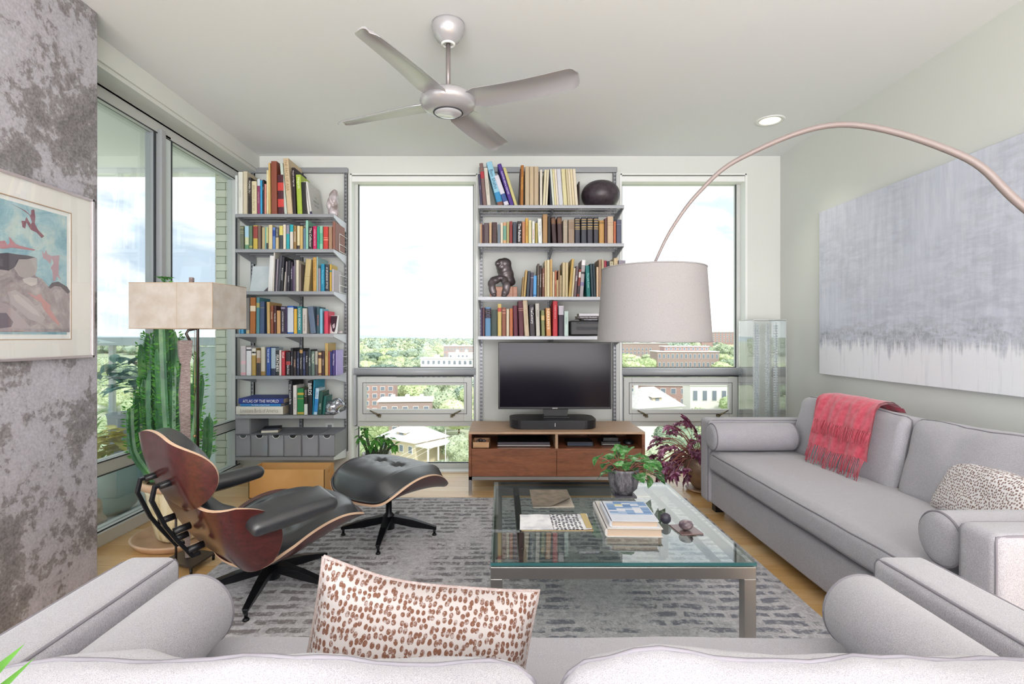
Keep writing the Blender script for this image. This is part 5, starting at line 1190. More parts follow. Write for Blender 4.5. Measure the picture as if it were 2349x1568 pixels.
# recessed light
rx, ry = 1.955, 3.80
rc = thing('recessed_light', 'small round recessed ceiling light above the arc lamp', 'light', (rx, ry, H))
MB().lathe([(.070, .0), (.074, -.004), (.096, -.006), (.099, -.002), (.099, 0)], (rx, ry, H), 40).build('trim_ring', m_white, rc)
t = NT('lamp_glow'); em = t.n('Emission'); em.inputs[0].default_value = lin('#ffeccb'); em.inputs[1].default_value = 1.8; t.l(em.outputs[0], t.o.inputs[0]); m_glow = t.m
MB().lathe([(.0001, -.001), (.05, -.0015), (.070, -.003)], (rx, ry, H), 32).build('diffuser', m_glow, rc)
sp = bpy.data.lights.new('spot', 'SPOT'); sp.energy = 14; sp.spot_size = R(100); sp.spot_blend = .8; sp.color = (1, .9, .76); sp.shadow_soft_size = .05
o = bpy.data.objects.new('recessed_lamp', sp); o.location = (rx, ry, H - .02); COL.objects.link(o)

# ------------------------------------------------------------------ arc lamp
al = thing('arc_lamp', 'tall arc floor lamp with wide linen drum shade over the glass table', 'lamp', (2.17, 1.30, 0))
sx0, sy0 = .67, 2.3
pts = [(sx0, sy0, 1.492), (.735, 2.262, 1.64), (.833, 2.205, 1.786), (.975, 2.122, 1.905), (1.263, 1.954, 1.972), (1.56, 1.781, 1.80), (1.70, 1.70, 1.60), (1.93, 1.54, 1.25), (2.09, 1.40, .8), (2.17, 1.32, .35), (2.17, 1.30, .03)]
cp = catmull(pts, 10); n = len(cp)
MB().tube(cp, [.0055 + .008 * min(1, i / (n * .6)) for i in range(n)], 14).build('arm', pm('bronze_tube', '#8b7f7c', .45, .1), al)
MB().lathe([(.17, 0), (.17, .03), (.02, .035), (.018, .12)], (2.17, 1.30, 0), 36).build('base', m_steel, al)
zb, ztp = 1.160, 1.478; rb, rt = .243, .221
s = MB(); s.lathe([(rb, zb), (rt, ztp)], (sx0, sy0, 0), 64); s.f = s.f[:-2]; s.mi = s.mi[:-2]; s.sm = s.sm[:-2]
s.lathe([(rt - .003, ztp), (rb - .003, zb)], (sx0, sy0, 0), 64); s.f = s.f[:-2]; s.mi = s.mi[:-2]; s.sm = s.sm[:-2]
shd = s.build('lamp_shade', m_linen, al)
for rr, zz in ((rb, zb), (rt, ztp)): MB().tube([(sx0 + rr * math.cos(2*PI*i/64), sy0 + rr * math.sin(2*PI*i/64), zz) for i in range(65)], .003, 6, False).build('hem', m_linen, shd)
m = MB(); m.tube([(sx0, sy0, 1.495), (sx0, sy0, 1.40)], .012, 12)
for k in range(3): a = 2*PI*k/3; m.tube([(sx0, sy0, 1.462), (sx0 + rt * math.cos(a), sy0 + rt * math.sin(a), 1.466)], .002, 6)
m.build('fitter', m_steel, al)
MB().lathe([(.0001, -.10), (.02, -.095), (.03, -.07), (.025, -.04), (.013, -.01), (.013, 0)], (sx0, sy0, 1.40), 20).build('bulb', m_white, al)

# ------------------------------------------------------------------ sculptural floor lamp
fl_ = thing('floor_lamp', 'carved wood floor lamp with rectangular parchment shade by the left window', 'lamp', (-1.62, 2.70, 0))
c0 = [(-1.724, 2.68), (-1.53, 2.585), (-1.515, 2.775), (-1.69, 2.83)]
MB().prism(c0, .030, .040, 'z').build('base_plate', pm('blackened_steel', '#4d4644', .35, .7), fl_)
for p in c0:
    q_ = (p[0] * .93 - 1.62 * .07, p[1] * .93 + 2.71 * .07)
    MB().lathe([(.007, 0), (.007, .03)], (q_[0], q_[1], 0), 8).build('foot', m_blackm, fl_)
lx, ly = -1.60, 2.70
def Q(px, py): return (X_(px, ly), Z_(py, ly))
wd = NT('cracked_wood'); vv = wd.coord('Object', (3, 3, 14)); f1 = wd.noise(vv, 16, 6, .75)
wd.base(wd.ramp(f1, [(.34, '#6a5a56'), (.5, '#877672'), (.66, '#a59a96')])); wd.set(Roughness=.7); wd.bump(f1, .6, .005); wd = wd.m
def taper(name, secs, mat, nm=4):
    m = MB(); vs = []
    for (x, y, z, hx_, hy_) in secs: vs += [(x - hx_, y, z), (x - hx_ * .1, y - hy_, z), (x + hx_, y, z), (x + hx_ * .1, y + hy_, z)]
    n = len(secs); fs = [(j*4+k, j*4+(k+1) % 4, (j+1)*4+(k+1) % 4, (j+1)*4+k) for j in range(n-1) for k in range(4)] + [(3, 2, 1, 0), tuple((n-1)*4 + k for k in range(4))]
    m.add(vs, fs); return m.build(name, mat, fl_, bevel=.002)
px0 = X_(424, ly)
taper('carved_block', [(px0 + .0, ly, Z_(833, ly), .026, .03), (px0, ly, Z_(815, ly), .037, .04), (px0 + .001, ly, Z_(782, ly), .041, .045), (px0 + .002, ly, Z_(780, ly), .038, .04)], wd)
taper('carved_post', [(X_(430, ly), ly, .042, .013, .014), (X_(429, ly), ly, Z_(1180, ly), .020, .02), (X_(426, ly), ly, Z_(1030, ly), .026, .026), (X_(423, ly), ly, Z_(900, ly), .032, .032), (X_(426, ly), ly, Z_(832, ly), .024, .026)], wd)
rdx = X_(446, ly) 
MB().tube([(X_(412, ly), ly - .03, .04), (X_(412, ly), ly - .03, Z_(1180, ly))], .006, 8).tube([(rdx, ly + .03, Z_(1040, ly)), (rdx, ly + .03, Z_(745, ly)), (rdx - .004, ly, 1.46)], .007, 8).tube([(X_(436, ly), ly, Z_(782, ly)), (X_(427, ly), ly, Z_(765, ly)), (X_(432, ly), ly, Z_(757, ly)), (rdx, ly + .02, Z_(753, ly))], .007, 8).build('rod', pm('dark_rod', '#4a403d', .35, .7), fl_)
MB().lathe([(.0001, 0), (.028, .004), (.032, .012), (.028, .014), (.0001, .012)], (X_(447, ly), ly + .01, Z_(1045, ly)), 20).build('small_dish', pm('rusty_dish', '#7c5a4c', .5, .4), fl_)
MB().tube([(X_(452, ly), ly - .02, Z_(755, ly)), (X_(452, ly), ly - .02, Z_(995, ly))], .0012, 5).lathe([(.0001, -.009), (.009, 0), (.0001, .009)], (X_(452, ly), ly - .02, Z_(998, ly)), 12).build('pull_chain', pm('brass', '#a8805c', .3, .7), fl_)
ax0, ax1, ay0, ay1, az0, az1 = -1.850, -1.434, 2.60, 2.865, 1.222, 1.449
m = MB(); e_ = .003
lft = -1.85 + .02
cs = [(ax0, ay0), (ax1, ay0), (ax1 + .04, ay1), (ax0 + .04, ay1)]
for i in range(4):
    a, b = Vector((*cs[i], 0)), Vector((*cs[(i+1) % 4], 0)); d = (b - a).normalized(); nn = Vector((-d.y, d.x, 0)) * e_
    m.add([a + Vector((0, 0, az0)), b + Vector((0, 0, az0)), b + Vector((0, 0, az1)), a + Vector((0, 0, az1)), a + nn + Vector((0, 0, az0)), b + nn + Vector((0, 0, az0)), b + nn + Vector((0, 0, az1)), a + nn + Vector((0, 0, az1))],
          [(0, 1, 2, 3), (7, 6, 5, 4), (3, 2, 6, 7), (0, 4, 5, 1)])
shd = m.build('lamp_shade', m_parch, fl_)
xs_ = X_(405, 2.6)
MB().box(xs_ - .001, xs_ + .001, ay0 - .001, ay0, az0, az1).tube([(*c_, az0) for c_ in cs + [cs[0]]], .0018, 5, False).tube([(*c_, az1) for c_ in cs + [cs[0]]], .0018, 5, False).tube([(cs[1][0], cs[1][1], az0), (cs[1][0], cs[1][1], az1)], .0018, 5).build('seam', pm('seam_tan', '#b39b82', .8), shd)
MB().box(X_(435, 2.7), X_(444, 2.7), 2.69, 2.71, 1.43, Z_(636, 2.7)).build('finial', wd, fl_, bevel=.004)
MB().tube([(cs[0][0], (ay0 + ay1) / 2, 1.425), (cs[1][0], (ay0 + ay1) / 2, 1.425)], .003, 6).build('spider', m_blackm, fl_)

# ------------------------------------------------------------------ framed print on the concrete pillar
PX_ = -1.958
ap = thing('framed_print', 'framed print of pink beasts and grey rocks on the concrete pillar', 'picture', (PX_, 2.0, 1.46))
ya, yb, za, zb_ = 1.55, 2.486, 1.082, 1.830
f = MB()
for a in ((ya, yb, zb_ - .012, zb_), (ya, yb, za, za + .012), (ya, ya + .012, za, zb_), (yb - .012, yb, za, zb_)): f.box(PX_, PX_ + .028, a[0], a[1], a[2], a[3])
f.build('frame', pm('silver_frame', '#cfc4c8', .25, .6), ap, bevel=.002)
MB().box(PX_ + .001, PX_ + .012, ya + .01, yb - .01, za + .01, zb_ - .01).build('backing', m_white, ap)
wy, wz0, wz1 = 2.360, 1.17, 1.735     # window in the mat
f = MB(); m_mat = pm('ivory_mat', '#e6e5e0', .8)
f.box(PX_ + .014, PX_ + .018, wy, yb - .01, za + .01, zb_ - .01).box(PX_ + .014, PX_ + .018, ya + .01, ya + .14, za + .01, zb_ - .01).box(PX_ + .014, PX_ + .018, ya + .1, wy, za + .01, wz0).box(PX_ + .014, PX_ + .018, ya + .1, wy, wz1, zb_ - .01)
f.build('mat_board', m_mat, ap)
f = MB()
for a in ((ya + .13, wy + .0, wz0 - .003, wz0), (ya + .13, wy + .0, wz1, wz1 + .003), (wy, wy + .003, wz0 - .003, wz1 + .003)): f.box(PX_ + .017, PX_ + .0188, a[0], a[1], a[2], a[3])
f.build('bevel_line', pm('mat_bevel', '#b5906c', .7), ap)
t = NT('aquatint_sky'); v = t.coord('Object'); nn = t.noise(v, 9, 6, .7, .5); t.base(t.ramp(nn, [(.35, '#7fa8b8'), (.5, '#9fc0c8'), (.62, '#bccfcc')])); t.set(Roughness=.8); m_sky = t.m
iy0, iy1, iz0, iz1 = ya + .15, 2.343, 1.19, 1.718
MB().box(PX_ + .0122, PX_ + .0135, iy0, iy1, iz0, iz1).build('print_ground', m_sky, ap)
def U(px, py):   # photograph pixel on the picture's plane -> (y, z)
    Y = PX_ * FPX / (px - VX); return (Y, EYE - (py - VY) * Y / FPX)
def art(name, pix, col, k, mat=None):
    pts = [U(*p) for p in pix]; MB().prism(pts, PX_ + .0135, PX_ + .0138 + k * .0002, 'x').build(name, mat or m_print, ap, color=col)
sc_ = 220 / 750
V_ = lambda l: [(x * sc_, 380 + y * sc_) for x, y in l]
t = NT('aquatint_rock'); v = t.coord('Object'); nn = t.noise(v, 12, 6, .7, 1.0); t.base(t.ramp(nn, [(.35, '#8a8084'), (.5, '#9e9699'), (.65, '#b6aeae')])); t.set(Roughness=.85); m_rock = t.m
big = V_([(-300, 700), (0, 690), (40, 740), (90, 790), (150, 770), (200, 700), (262, 725), (265, 800), (250, 860), (300, 880), (360, 950), (430, 905), (500, 950), (535, 990), (538, 1300), (-300, 1300)])
art('rock_mass', big, '#a09594', 0, m_rock)
art('rock_shape', V_([(60, 760), (110, 700), (200, 700), (262, 730), (255, 850), (180, 885), (120, 860)]), '#aea7a6', 1)
art('rock_shape', V_([(150, 885), (210, 870), (265, 880), (262, 925), (220, 940), (160, 910)]), '#c4c0be', 2)
art('rock_shape', V_([(30, 990), (90, 970), (200, 1040), (330, 1190), (300, 1230), (200, 1200), (60, 1080)]), '#aca5a8', 2)
art('rock_shape', V_([(70, 1010), (110, 1005), (260, 1130), (290, 1180), (220, 1150), (100, 1060)]), '#bcb6b6', 3)
art('rock_shape', V_([(-100, 1060), (30, 1080), (140, 1180), (230, 1290), (-100, 1290)]), '#aaa0a4', 1)
art('dark_patch', V_([(-100, 690), (30, 680), (90, 690), (180, 700), (250, 715), (190, 730), (120, 730), (90, 790), (40, 820), (-100, 800)]), '#5b565e', 3)
art('dark_patch', V_([(355, 950), (380, 915), (430, 905), (500, 945), (525, 985), (505, 1000), (450, 945), (400, 940), (370, 960)]), '#5b565e', 3)
art('dark_patch', V_([(-60, 1150), (20, 1150), (75, 1220), (60, 1260), (-60, 1275)]), '#77727c', 3)
pk = '#b98890'
art('beast', V_([(70, 300), (170, 350), (215, 390), (220, 345), (240, 340), (250, 400), (245, 450), (270, 500), (320, 550), (300, 565), (260, 520), (245, 515), (215, 500), (180, 440), (170, 490), (150, 480), (140, 430), (170, 430), (180, 400), (215, 460), (225, 440), (205, 385), (150, 345)]), '#8d6470', 3)
art('beast', V_([(-60, 590), (10, 585), (30, 620), (50, 600), (42, 555), (95, 610), (130, 625), (250, 655), (240, 664), (100, 645), (60, 640), (0, 650), (-60, 640)]), pk, 3)
art('beast', V_([(303, 665), (320, 690), (335, 660), (345, 690), (375, 705), (440, 700), (435, 760), (432, 850), (450, 890), (420, 860), (405, 900), (390, 905), (385, 820), (370, 800), (395, 760), (380, 720), (365, 765), (345, 740), (310, 720)]), '#b59aa2', 3)
art('beast', V_([(180, 985), (250, 1020), (290, 1000), (310, 1040), (370, 1090), (365, 1120), (400, 1170), (440, 1230), (435, 1250), (370, 1190), (310, 1110), (300, 1070), (240, 1035)]), '#bd8f8f', 4)
MB().box(PX_ + .0225, PX_ + .024, ya + .01, yb - .01, za + .01, zb_ - .01).build('glazing', thin_glass('picture_glass', '#ffffff', .12), ap)

# ------------------------------------------------------------------ large painting on the right wall
t = NT('winter_painting'); v = t.coord('Object'); sx_ = t.n('SeparateXYZ'); t.l(v, sx_.inputs[0]); z_ = sx_.outputs[2]
str_ = t.noise(t.coord('Object', (1, 1, .12)), 26, 5, .7); strh = t.noise(t.coord('Object', (1, .3, 1)), 22, 5, .7, .4); bigp = t.noise(v, 1.3, 2)
skyc = t.mix(t.ramp(str_, [(.30, 1.0), (.72, 0.0)]), '#d9dce8', '#c3c8d6')
dk = t.math('MULTIPLY', t.ramp(bigp, [(.42, 0.0), (.6, 1.0)]), t.ramp(strh, [(.4, 1.0), (.6, .1)]))
skyc = t.mix(t.math('MULTIPLY', dk, .42), skyc, '#a2a5b0')
blk = t.ramp(t.noise(t.coord('Object', (1, 1, .5)), 55, 5, .8), [(.42, '#959aa1'), (.6, '#c3c7cf')])
edge = t.math('ADD', z_, t.math('MULTIPLY', t.math('SUBTRACT', t.noise(v, 7, 4, .6), .5), .10))
f1 = t.ramp(t.math('MULTIPLY', t.math('SUBTRACT', edge, 1.20), 10.0), [(.0, 1.0), (.95, 0.0)])
c = t.mix(t.math('MULTIPLY', f1, t.ramp(strh, [(.35, 1.0), (.62, .15)])), skyc, blk)
drip = t.math('MULTIPLY', t.math('SUBTRACT', t.noise(t.coord('Object', (1, 1, .03)), 30, 4, .7), .5), .30)
ed2 = t.math('ADD', edge, drip)
f2 = t.ramp(t.math('MULTIPLY', t.math('SUBTRACT', ed2, 1.09), 10.0), [(.0, 1.0), (.6, .0)])
wh = t.mix(t.ramp(t.noise(t.coord('Object', (1, 1, .05)), 40, 3, .6), [(.58, 0.0), (.7, .5)]), '#ecedf2', '#cfd1d8')
t.base(t.mix(f2, c, wh)); t.set(Roughness=.75); t.bump(strh, .25, .004)
pa = thing('painting', 'large grey and white abstract snow landscape on the right wall', 'painting', (2.40, 3.1, 1.5))
MB().box(XR - .042, XR - .002, 1.55, 3.925, .903, 2.112).build('canvas', t.m, pa, bevel=.003)
# ------------------------------------------------------------------ clear acrylic tower in the corner
at = thing('acrylic_tower', 'tall clear acrylic tower with notched white strips in the right corner', 'tower', (2.14, 4.2, 0))
m_ac = thin_glass('acrylic', '#fdfefe', .6); m_acs = tinted_plastic('frosted_acrylic', '#e9eeee', .6)
a, b, c_, d_, hh = X_(1728, 4.1), X_(1800, 4.12), 4.1, 4.36, Z_(733, 4.12)
m = MB(); e_ = .006
m.box(a, b, c_, c_ + e_, 0, hh).box(a, b, d_ - e_, d_, 0, hh).box(a, a + e_, c_, d_, 0, hh).box(b - e_, b, c_, d_, 0, hh).box(a, b, c_, d_, hh, hh + e_)
m.build('case', m_ac, at)
for xx, yy, nm in ((a + .045, c_ + .05, 18), (a + .085, c_ + .10, 18), (b - .09, c_ + .10, 18), (b - .05, c_ + .05, 18)):
    k = MB(); k.box(xx - .004, xx + .004, yy, yy + .004, .0, hh - .02)
    zz = .02
    while zz < hh - .05: k.box(xx - .022, xx + .012, yy, yy + .004, zz, zz + .011); zz += .02
    k.build('notched_strip', m_acs, at)
for s_ in ((a, c_), (b, c_)):
    MB().tube([(s_[0], s_[1], 0), (s_[0], s_[1], hh)], .002, 5).build('edge', m_acs, at)
MB().tube([(a, c_, hh), (b, c_, hh), (b, d_, hh), (a, d_, hh), (a, c_, hh)], .0028, 5, False).build('top_edge', m_white, at)
# ------------------------------------------------------------------ plants indoors
def leaf_mesh(mb, M, L, Wd, fold=.15, droop=.25, nu=4, nv=6, tip=1.2, wav=0, lobes=0, mat=0):
    """leaf blade along +y from origin, x width"""
    def f(u, v):
        s = (v + 1) / 2; w = Wd / 2 * (math.sin(PI * min(1, s ** .75)) ** .8 if 0 < s < 1 else 0) * (1 - .25 * s)
        if lobes: w *= 1 + .28 * math.sin(s * PI * lobes)
        x = u * w; z = fold * abs(x) - droop * L * s * s + wav * math.sin(s * 9 + u * 2) * Wd
        return M @ Vector((x, L * s, z))
    mb.grid(f, nu, nv, mat)
def pot_clay(name, c, prof, mat, parent, n=36):
    return MB().lathe(prof, c, n).build(name, mat, parent)
random.seed(21)
# big spurge in the glazed corner
pcx, pcy = -1.853, 3.03
eu = thing('potted_spurge', 'tall green column spurge in a pale glazed pot before the left window', 'plant', (pcx, pcy, 0))
t = NT('cream_glaze'); v = t.coord('Object', (1, 1, .12)); t.base(t.ramp(t.noise(v, 26, 4, .6), [(.38, '#b9a67e'), (.5, '#d8cba4'), (.65, '#e3dabc')])); t.set(Roughness=.25); m_gl = t.m
m_clay = pm('sand_clay', '#c9a888', .5, var='#b8977a', scale=9)
pot_clay('saucer', (pcx + .0, pcy - .0, 0), [(.17, 0), (.22, .012), (.245, .04), (.25, .05), (.235, .052), (.215, .03), (.05, .022), (.0001, .022)], m_clay, eu)
pot_clay('pot', (pcx, pcy, .024), [(.10, 0), (.12, .02), (.155, .15), (.175, .28), (.18, .30)], m_gl, eu)
pot_clay('pot_rim', (pcx, pcy, .024), [(.18, .298), (.195, .305), (.20, .33), (.195, .345), (.178, .345), (.172, .31), (.0001, .30)], m_clay, eu)
MB().lathe([(.168, .33), (.1, .335), (.0001, .34)], (pcx, pcy, .02), 24).build('soil', pm('soil', '#4a3b30', .95, bump=.6, bscale=60, bdist=.02), eu)
t = NT('spurge_skin'); v = t.coord('Object'); t.base(t.ramp(t.noise(v, 9, 4, .6), [(.35, '#33573f'), (.55, '#4a7a50'), (.7, '#6f9c5c')])); t.set(Roughness=.45); m_sp = t.m
lv = MB(); stems = []
tops = [(322, 790), (338, 765), (352, 770), (362, 700), (378, 640), (372, 660), (388, 690), (398, 760), (410, 775), (345, 850), (330, 870), (395, 830), (452, 810), (462, 860), (478, 955), (312, 900), (360, 800), (405, 860), (440, 880), (298, 935)]
for i, (tx, ty) in enumerate(tops):
    a = random.uniform(0, 2 * PI); rr = random.uniform(.03, .14); bx_, by_ = pcx + rr * math.cos(a), pcy + rr * math.sin(a) * .9
    Y = by_ + random.uniform(-.06, .10)
    p1 = Vector((X_(tx, Y), Y, Z_(ty, Y)))
    p0 = Vector((pcx + (p1.x - pcx) * .38, by_, .35)); 
    mid = p0.lerp(p1, .35) + Vector(((p1.x - p0.x) * .35, 0, 0))
    path = catmull([p0, mid, p0.lerp(p1, .7) + Vector(((p1.x - p0.x) * .22, 0, 0)), p1], 7)
    m = MB(); n = len(path); vs = []; rib = 4 if i % 3 else 3; rad = random.uniform(.016, .023); ph = random.uniform(0, 2)
    for j, p in enumerate(path):
        d = (path[min(j + 1, n - 1)] - path[max(j - 1, 0)]).normalized(); A_ = Vector((0, 1, 0)).cross(d).normalized(); B_ = d.cross(A_)
        k_ = 1 if j < n - 2 else (.8 if j == n - 2 else .35)
        for q_ in range(rib * 2):
            an = PI * q_ / rib + ph; r_ = rad * k_ * ((1.15 + .1 * (j % 2)) if q_ % 2 == 0 else .5); vs.append(p + (A_ * math.cos(an) + B_ * math.sin(an)) * r_)
            if q_ % 2 == 0 and j > n * .3:
                for e_ in range(3):
                    if random.random() < .6:
                        dd = (A_ * math.cos(an) + B_ * math.sin(an)); f_ = (e_ / 3) * (path[min(j + 1, n - 1)] - p)
                        M = Matrix.Translation(p + f_ + dd * rad * 1.1) @ dd.to_track_quat('Y', 'Z').to_matrix().to_4x4() @ RX(random.uniform(5, 45)) @ RY(random.uniform(-80, 80))
                        leaf_mesh(lv, M, random.uniform(.020, .036), .012, .1, .1, 2, 3)
    R2 = rib * 2
    m.add(vs, [(j*R2+k, j*R2+(k+1) % R2, (j+1)*R2+(k+1) % R2, (j+1)*R2+k) for j in range(n-1) for k in range(R2)] + [tuple((n-1)*R2 + k for k in range(R2))], 0, False)
    m.build('stem', m_sp, eu)
    if i in (4,):
        for q_ in range(14):
            an = 2 * PI * q_ / 14; dd = Vector((math.cos(an), math.sin(an), .5)).normalized()
            leaf_mesh(lv, Matrix.Translation(p1) @ dd.to_track_quat('Y', 'Z').to_matrix().to_4x4(), .06, .018, .1, .3, 2, 4)
lv.build('leaves', m_leaf, eu, kind='stuff')

# cyclamen on the glass table
kx, ky = .607, 2.59
cy = thing('potted_cyclamen', 'leafy green cyclamen with drooping leaves in a dark stone pot on the table', 'plant', (kx, ky, TT + .0055))
t = NT('dark_glaze'); v = t.coord('Object', (1, 1, .35)); t.base(t.ramp(t.noise(v, 45, 5, .75), [(.38, '#3c3a40'), (.5, '#6a666c'), (.64, '#918d92')])); t.set(Roughness=.5); t.bump(t.noise(v, 45, 4), .3, .004); m_dg = t.m
pot_clay('pot', (kx, ky, TT + .0055), [(.042, 0), (.046, .01), (.066, .03), (.074, .07), (.076, .115), (.078, .125), (.072, .127), (.068, .11), (.0001, .10)], m_dg, cy)
MB().lathe([(.069, .108), (.0001, .115)], (kx, ky, TT), 20).build('soil', bpy.data.materials['soil'], cy)
t = NT('cyclamen_leaf'); v = t.coord('Object'); c = t.ramp(t.noise(v, 55, 3, .6), [(.36, '#3d8a4a'), (.50, '#74b060'), (.64, '#b9d6b4')]); t.base(c); t.set(Roughness=.4); m_cl = t.m
m_stalk = pm('reddish_stalk', '#a86a5c', .5)
random.seed(5)
spots = [(1404, 1050), (1420, 1038), (1390, 1062), (1372, 1047), (1412, 1092), (1436, 1048), (1448, 1066), (1462, 1052), (1470, 1070), (1484, 1060), (1498, 1082), (1490, 1100), (1506, 1072), (1430, 1070), (1400, 1080), (1456, 1042), (1478, 1048), (1508, 1092), (1444, 1085), (1418, 1062), (1384, 1085), (1500, 1060), (1466, 1090), (1410, 1028), (1438, 1030), (1425, 1058), (1452, 1078), (1470, 1058), (1490, 1072), (1408, 1070), (1440, 1062), (1480, 1098), (1512, 1080), (1395, 1045), (1424, 1025)]
for i, (px, py) in enumerate(spots):
    Y = ky + random.uniform(-.10, .06); p = P(px, py, Y)
    side = (px - 1434) / 80; M = Matrix.Translation(p) @ RZ(-side * 85 + random.uniform(-30, 30)) @ RX(random.uniform(-40, 15) - (28 if py > 1085 else 0)) @ RY(random.uniform(-25, 25))
    m = MB(); L = random.uniform(.066, .092)
    leaf_mesh(m, M @ T(0, -L * .4, 0), L, L * .92, .25, .35, 6, 8, wav=.03); lf = m.build('leaf', m_cl, cy)
    c0_ = Vector((kx + side * .03, ky, TT + .105)); 
    MB().tube(catmull([c0_, c0_.lerp(p, .5) + Vector((0, 0, .02)), p - Vector((0, 0, .003))], 5), .0022, 5).build('stalk', m_stalk, cy)

# dark red begonia by the far end of the sofa
gx_, gy_ = 1.56, 4.02
be = thing('potted_begonia', 'dark red begonia with ragged leaves in a bronze bowl pot behind the sofa', 'plant', (gx_, gy_, 0))
m_bz = pm('bronze_glaze', '#9a8270', .25, .35, var='#b89f86', scale=7)
pot_clay('saucer', (gx_, gy_, 0), [(.10, 0), (.13, .012), (.135, .02), (.11, .018), (.0001, .014)], m_clay, be)
pot_clay('pot', (gx_, gy_, .015), [(.06, 0), (.085, .02), (.135, .10), (.155, .17), (.15, .22), (.135, .245), (.125, .24), (.0001, .23)], m_bz, be)
t = NT('begonia_leaf'); v = t.coord('Object'); c = t.ramp(t.noise(v, 28, 3, .6), [(.36, '#4a2032'), (.50, '#813c5c'), (.64, '#b98aa6')]); t.base(c); t.set(Roughness=.35); m_bg = t.m
random.seed(8)
def ragged(mb, M, L, Wd):
    n = 22; vs = [M @ Vector((0, 0, 0))]; 
    for i in range(n):
        a = 2 * PI * i / n; r_ = (1 + .35 * math.cos(a)) * (1.0 if i % 2 == 0 else .72) * (1 + .2 * math.cos(3 * a)); x, y = math.sin(a) * r_ * Wd * .42, math.cos(a) * r_ * L * .42
        vs.append(M @ Vector((x, y, -.9 * (x * x + y * y) / L + .006 * (i % 2))))
    mb.add(vs, [(0, 1 + i, 1 + (i + 1) % n) for i in range(n)], 0, False)
bs = [(1505 + random.uniform(0, 105), random.uniform(975, 1095)) for _ in range(44)] + [(1512, 1062), (1520, 1080), (1498, 1045), (1530, 1070), (1545, 975), (1560, 968), (1580, 972), (1555, 1085), (1575, 1075), (1590, 1095)]
for i, (px, py) in enumerate(bs):
    if px < 1530 and py < 1000: px += 30
    if 1530 < px < 1560 and py > 1085: py -= 30
    Y = gy_ + random.uniform(-.2, .12); p = P(px, py, Y)
    if p.x > 1.36 and p.y < 3.68: p.y = 3.75
    out = Vector((p.x - gx_, p.y - gy_ - .1, (p.z - .40) * .7 + .1)).normalized()
    M = Matrix.Translation(p) @ out.to_track_quat('Y', 'Z').to_matrix().to_4x4() @ RX(random.uniform(-50, 20)) @ RY(random.uniform(-35, 35))
    m = MB(); L = random.uniform(.10, .16); ragged(m, M, L, L * .85); m.build('leaf', m_bg, be)
    c0_ = Vector((gx_ + (p.x - gx_) * .2, gy_, .25)); MB().tube(catmull([c0_, c0_.lerp(p, .55) + Vector((0, 0, .05)), p], 4), .0028, 4).build('stalk', m_stalk, be)

# jade like plant at the first window
jx, jy = -1.035, 4.36
jp = thing('potted_succulent', 'green succulent with thick stems in a white pot at the first window', 'plant', (jx, jy, 0))
pot_clay('pot', (jx, jy, 0), [(.08, 0), (.09, .02), (.112, .17), (.122, .20), (.122, .215), (.108, .215), (.1, .19), (.0001, .19)], pm('white_glaze', '#dcd8d2', .3), jp)
MB().lathe([(.10, .20), (.0001, .205)], (jx, jy, 0), 20).build('soil', bpy.data.materials['soil'], jp)
random.seed(2)
m_stem = pm('knobbly_stem', '#4c5a44', .8, bump=.6, bscale=120)
for (px, py, bx_) in ((836, 982, -.05), (826, 1000, -.07), (862, 1005, 0), (893, 1005, .05), (905, 1020, .06), (850, 1022, -.02), (880, 1000, .03)):
    Y = jy + random.uniform(-.05, .03); p = P(px, py, Y); c0_ = Vector((jx + bx_, jy, .20))
    path = catmull([c0_, c0_.lerp(p, .5) + Vector((0, 0, .01)), p], 6)
    sm = MB().tube(path, [.012] * len(path), 8).build('stem', m_stem, jp)
    for k in range(15):
        an = 2 * PI * k / 7.5 + random.random(); dd = Vector((math.cos(an), math.sin(an), random.uniform(-.7, .6))).normalized()
        q_ = path[-1 - (k % 4)]
        m = MB(); leaf_mesh(m, Matrix.Translation(q_ + dd * .008) @ dd.to_track_quat('Y', 'Z').to_matrix().to_4x4(), random.uniform(.05, .075), .036, .2, .4, 4, 5); m.build('leaf', m_leaf, sm)

# plant at the very near left corner
np_ = thing('foreground_plant', 'bright green pointed leaves rising behind the foreground sofa, bottom left', 'plant', (-.62, .16, 0))
pot_clay('pot', (-.62, .16, 0), [(.10, 0), (.13, .25), (.14, .27), (.12, .27), (.0001, .25)], m_clay, np_)
m_br = translucent('bright_leaf', '#3f6e26', '#548a34', .3, 20)
MB().tube([(-.62, .16, .25), (-.62, .18, .50), (-.59, .26, .70)], .008, 8).build('stem', m_stem, np_)
for tip, w_, base in ((P(50, 1480, .42), .045, (-.585, .26, .70)), (P(74, 1512, .43), .03, (-.58, .27, .71)), (P(-70, 1500, .42), .04, (-.60, .26, .70)), (P(-30, 1470, .44), .04, (-.59, .27, .70))):
    b_ = Vector(base); d = tip - b_
    M = Matrix.Translation(b_) @ d.to_track_quat('Y', 'Z').to_matrix().to_4x4() @ RY(70)
    m = MB(); leaf_mesh(m, M, d.length, w_, .15, .02, 6, 12); m.build('leaf', m_br, np_)

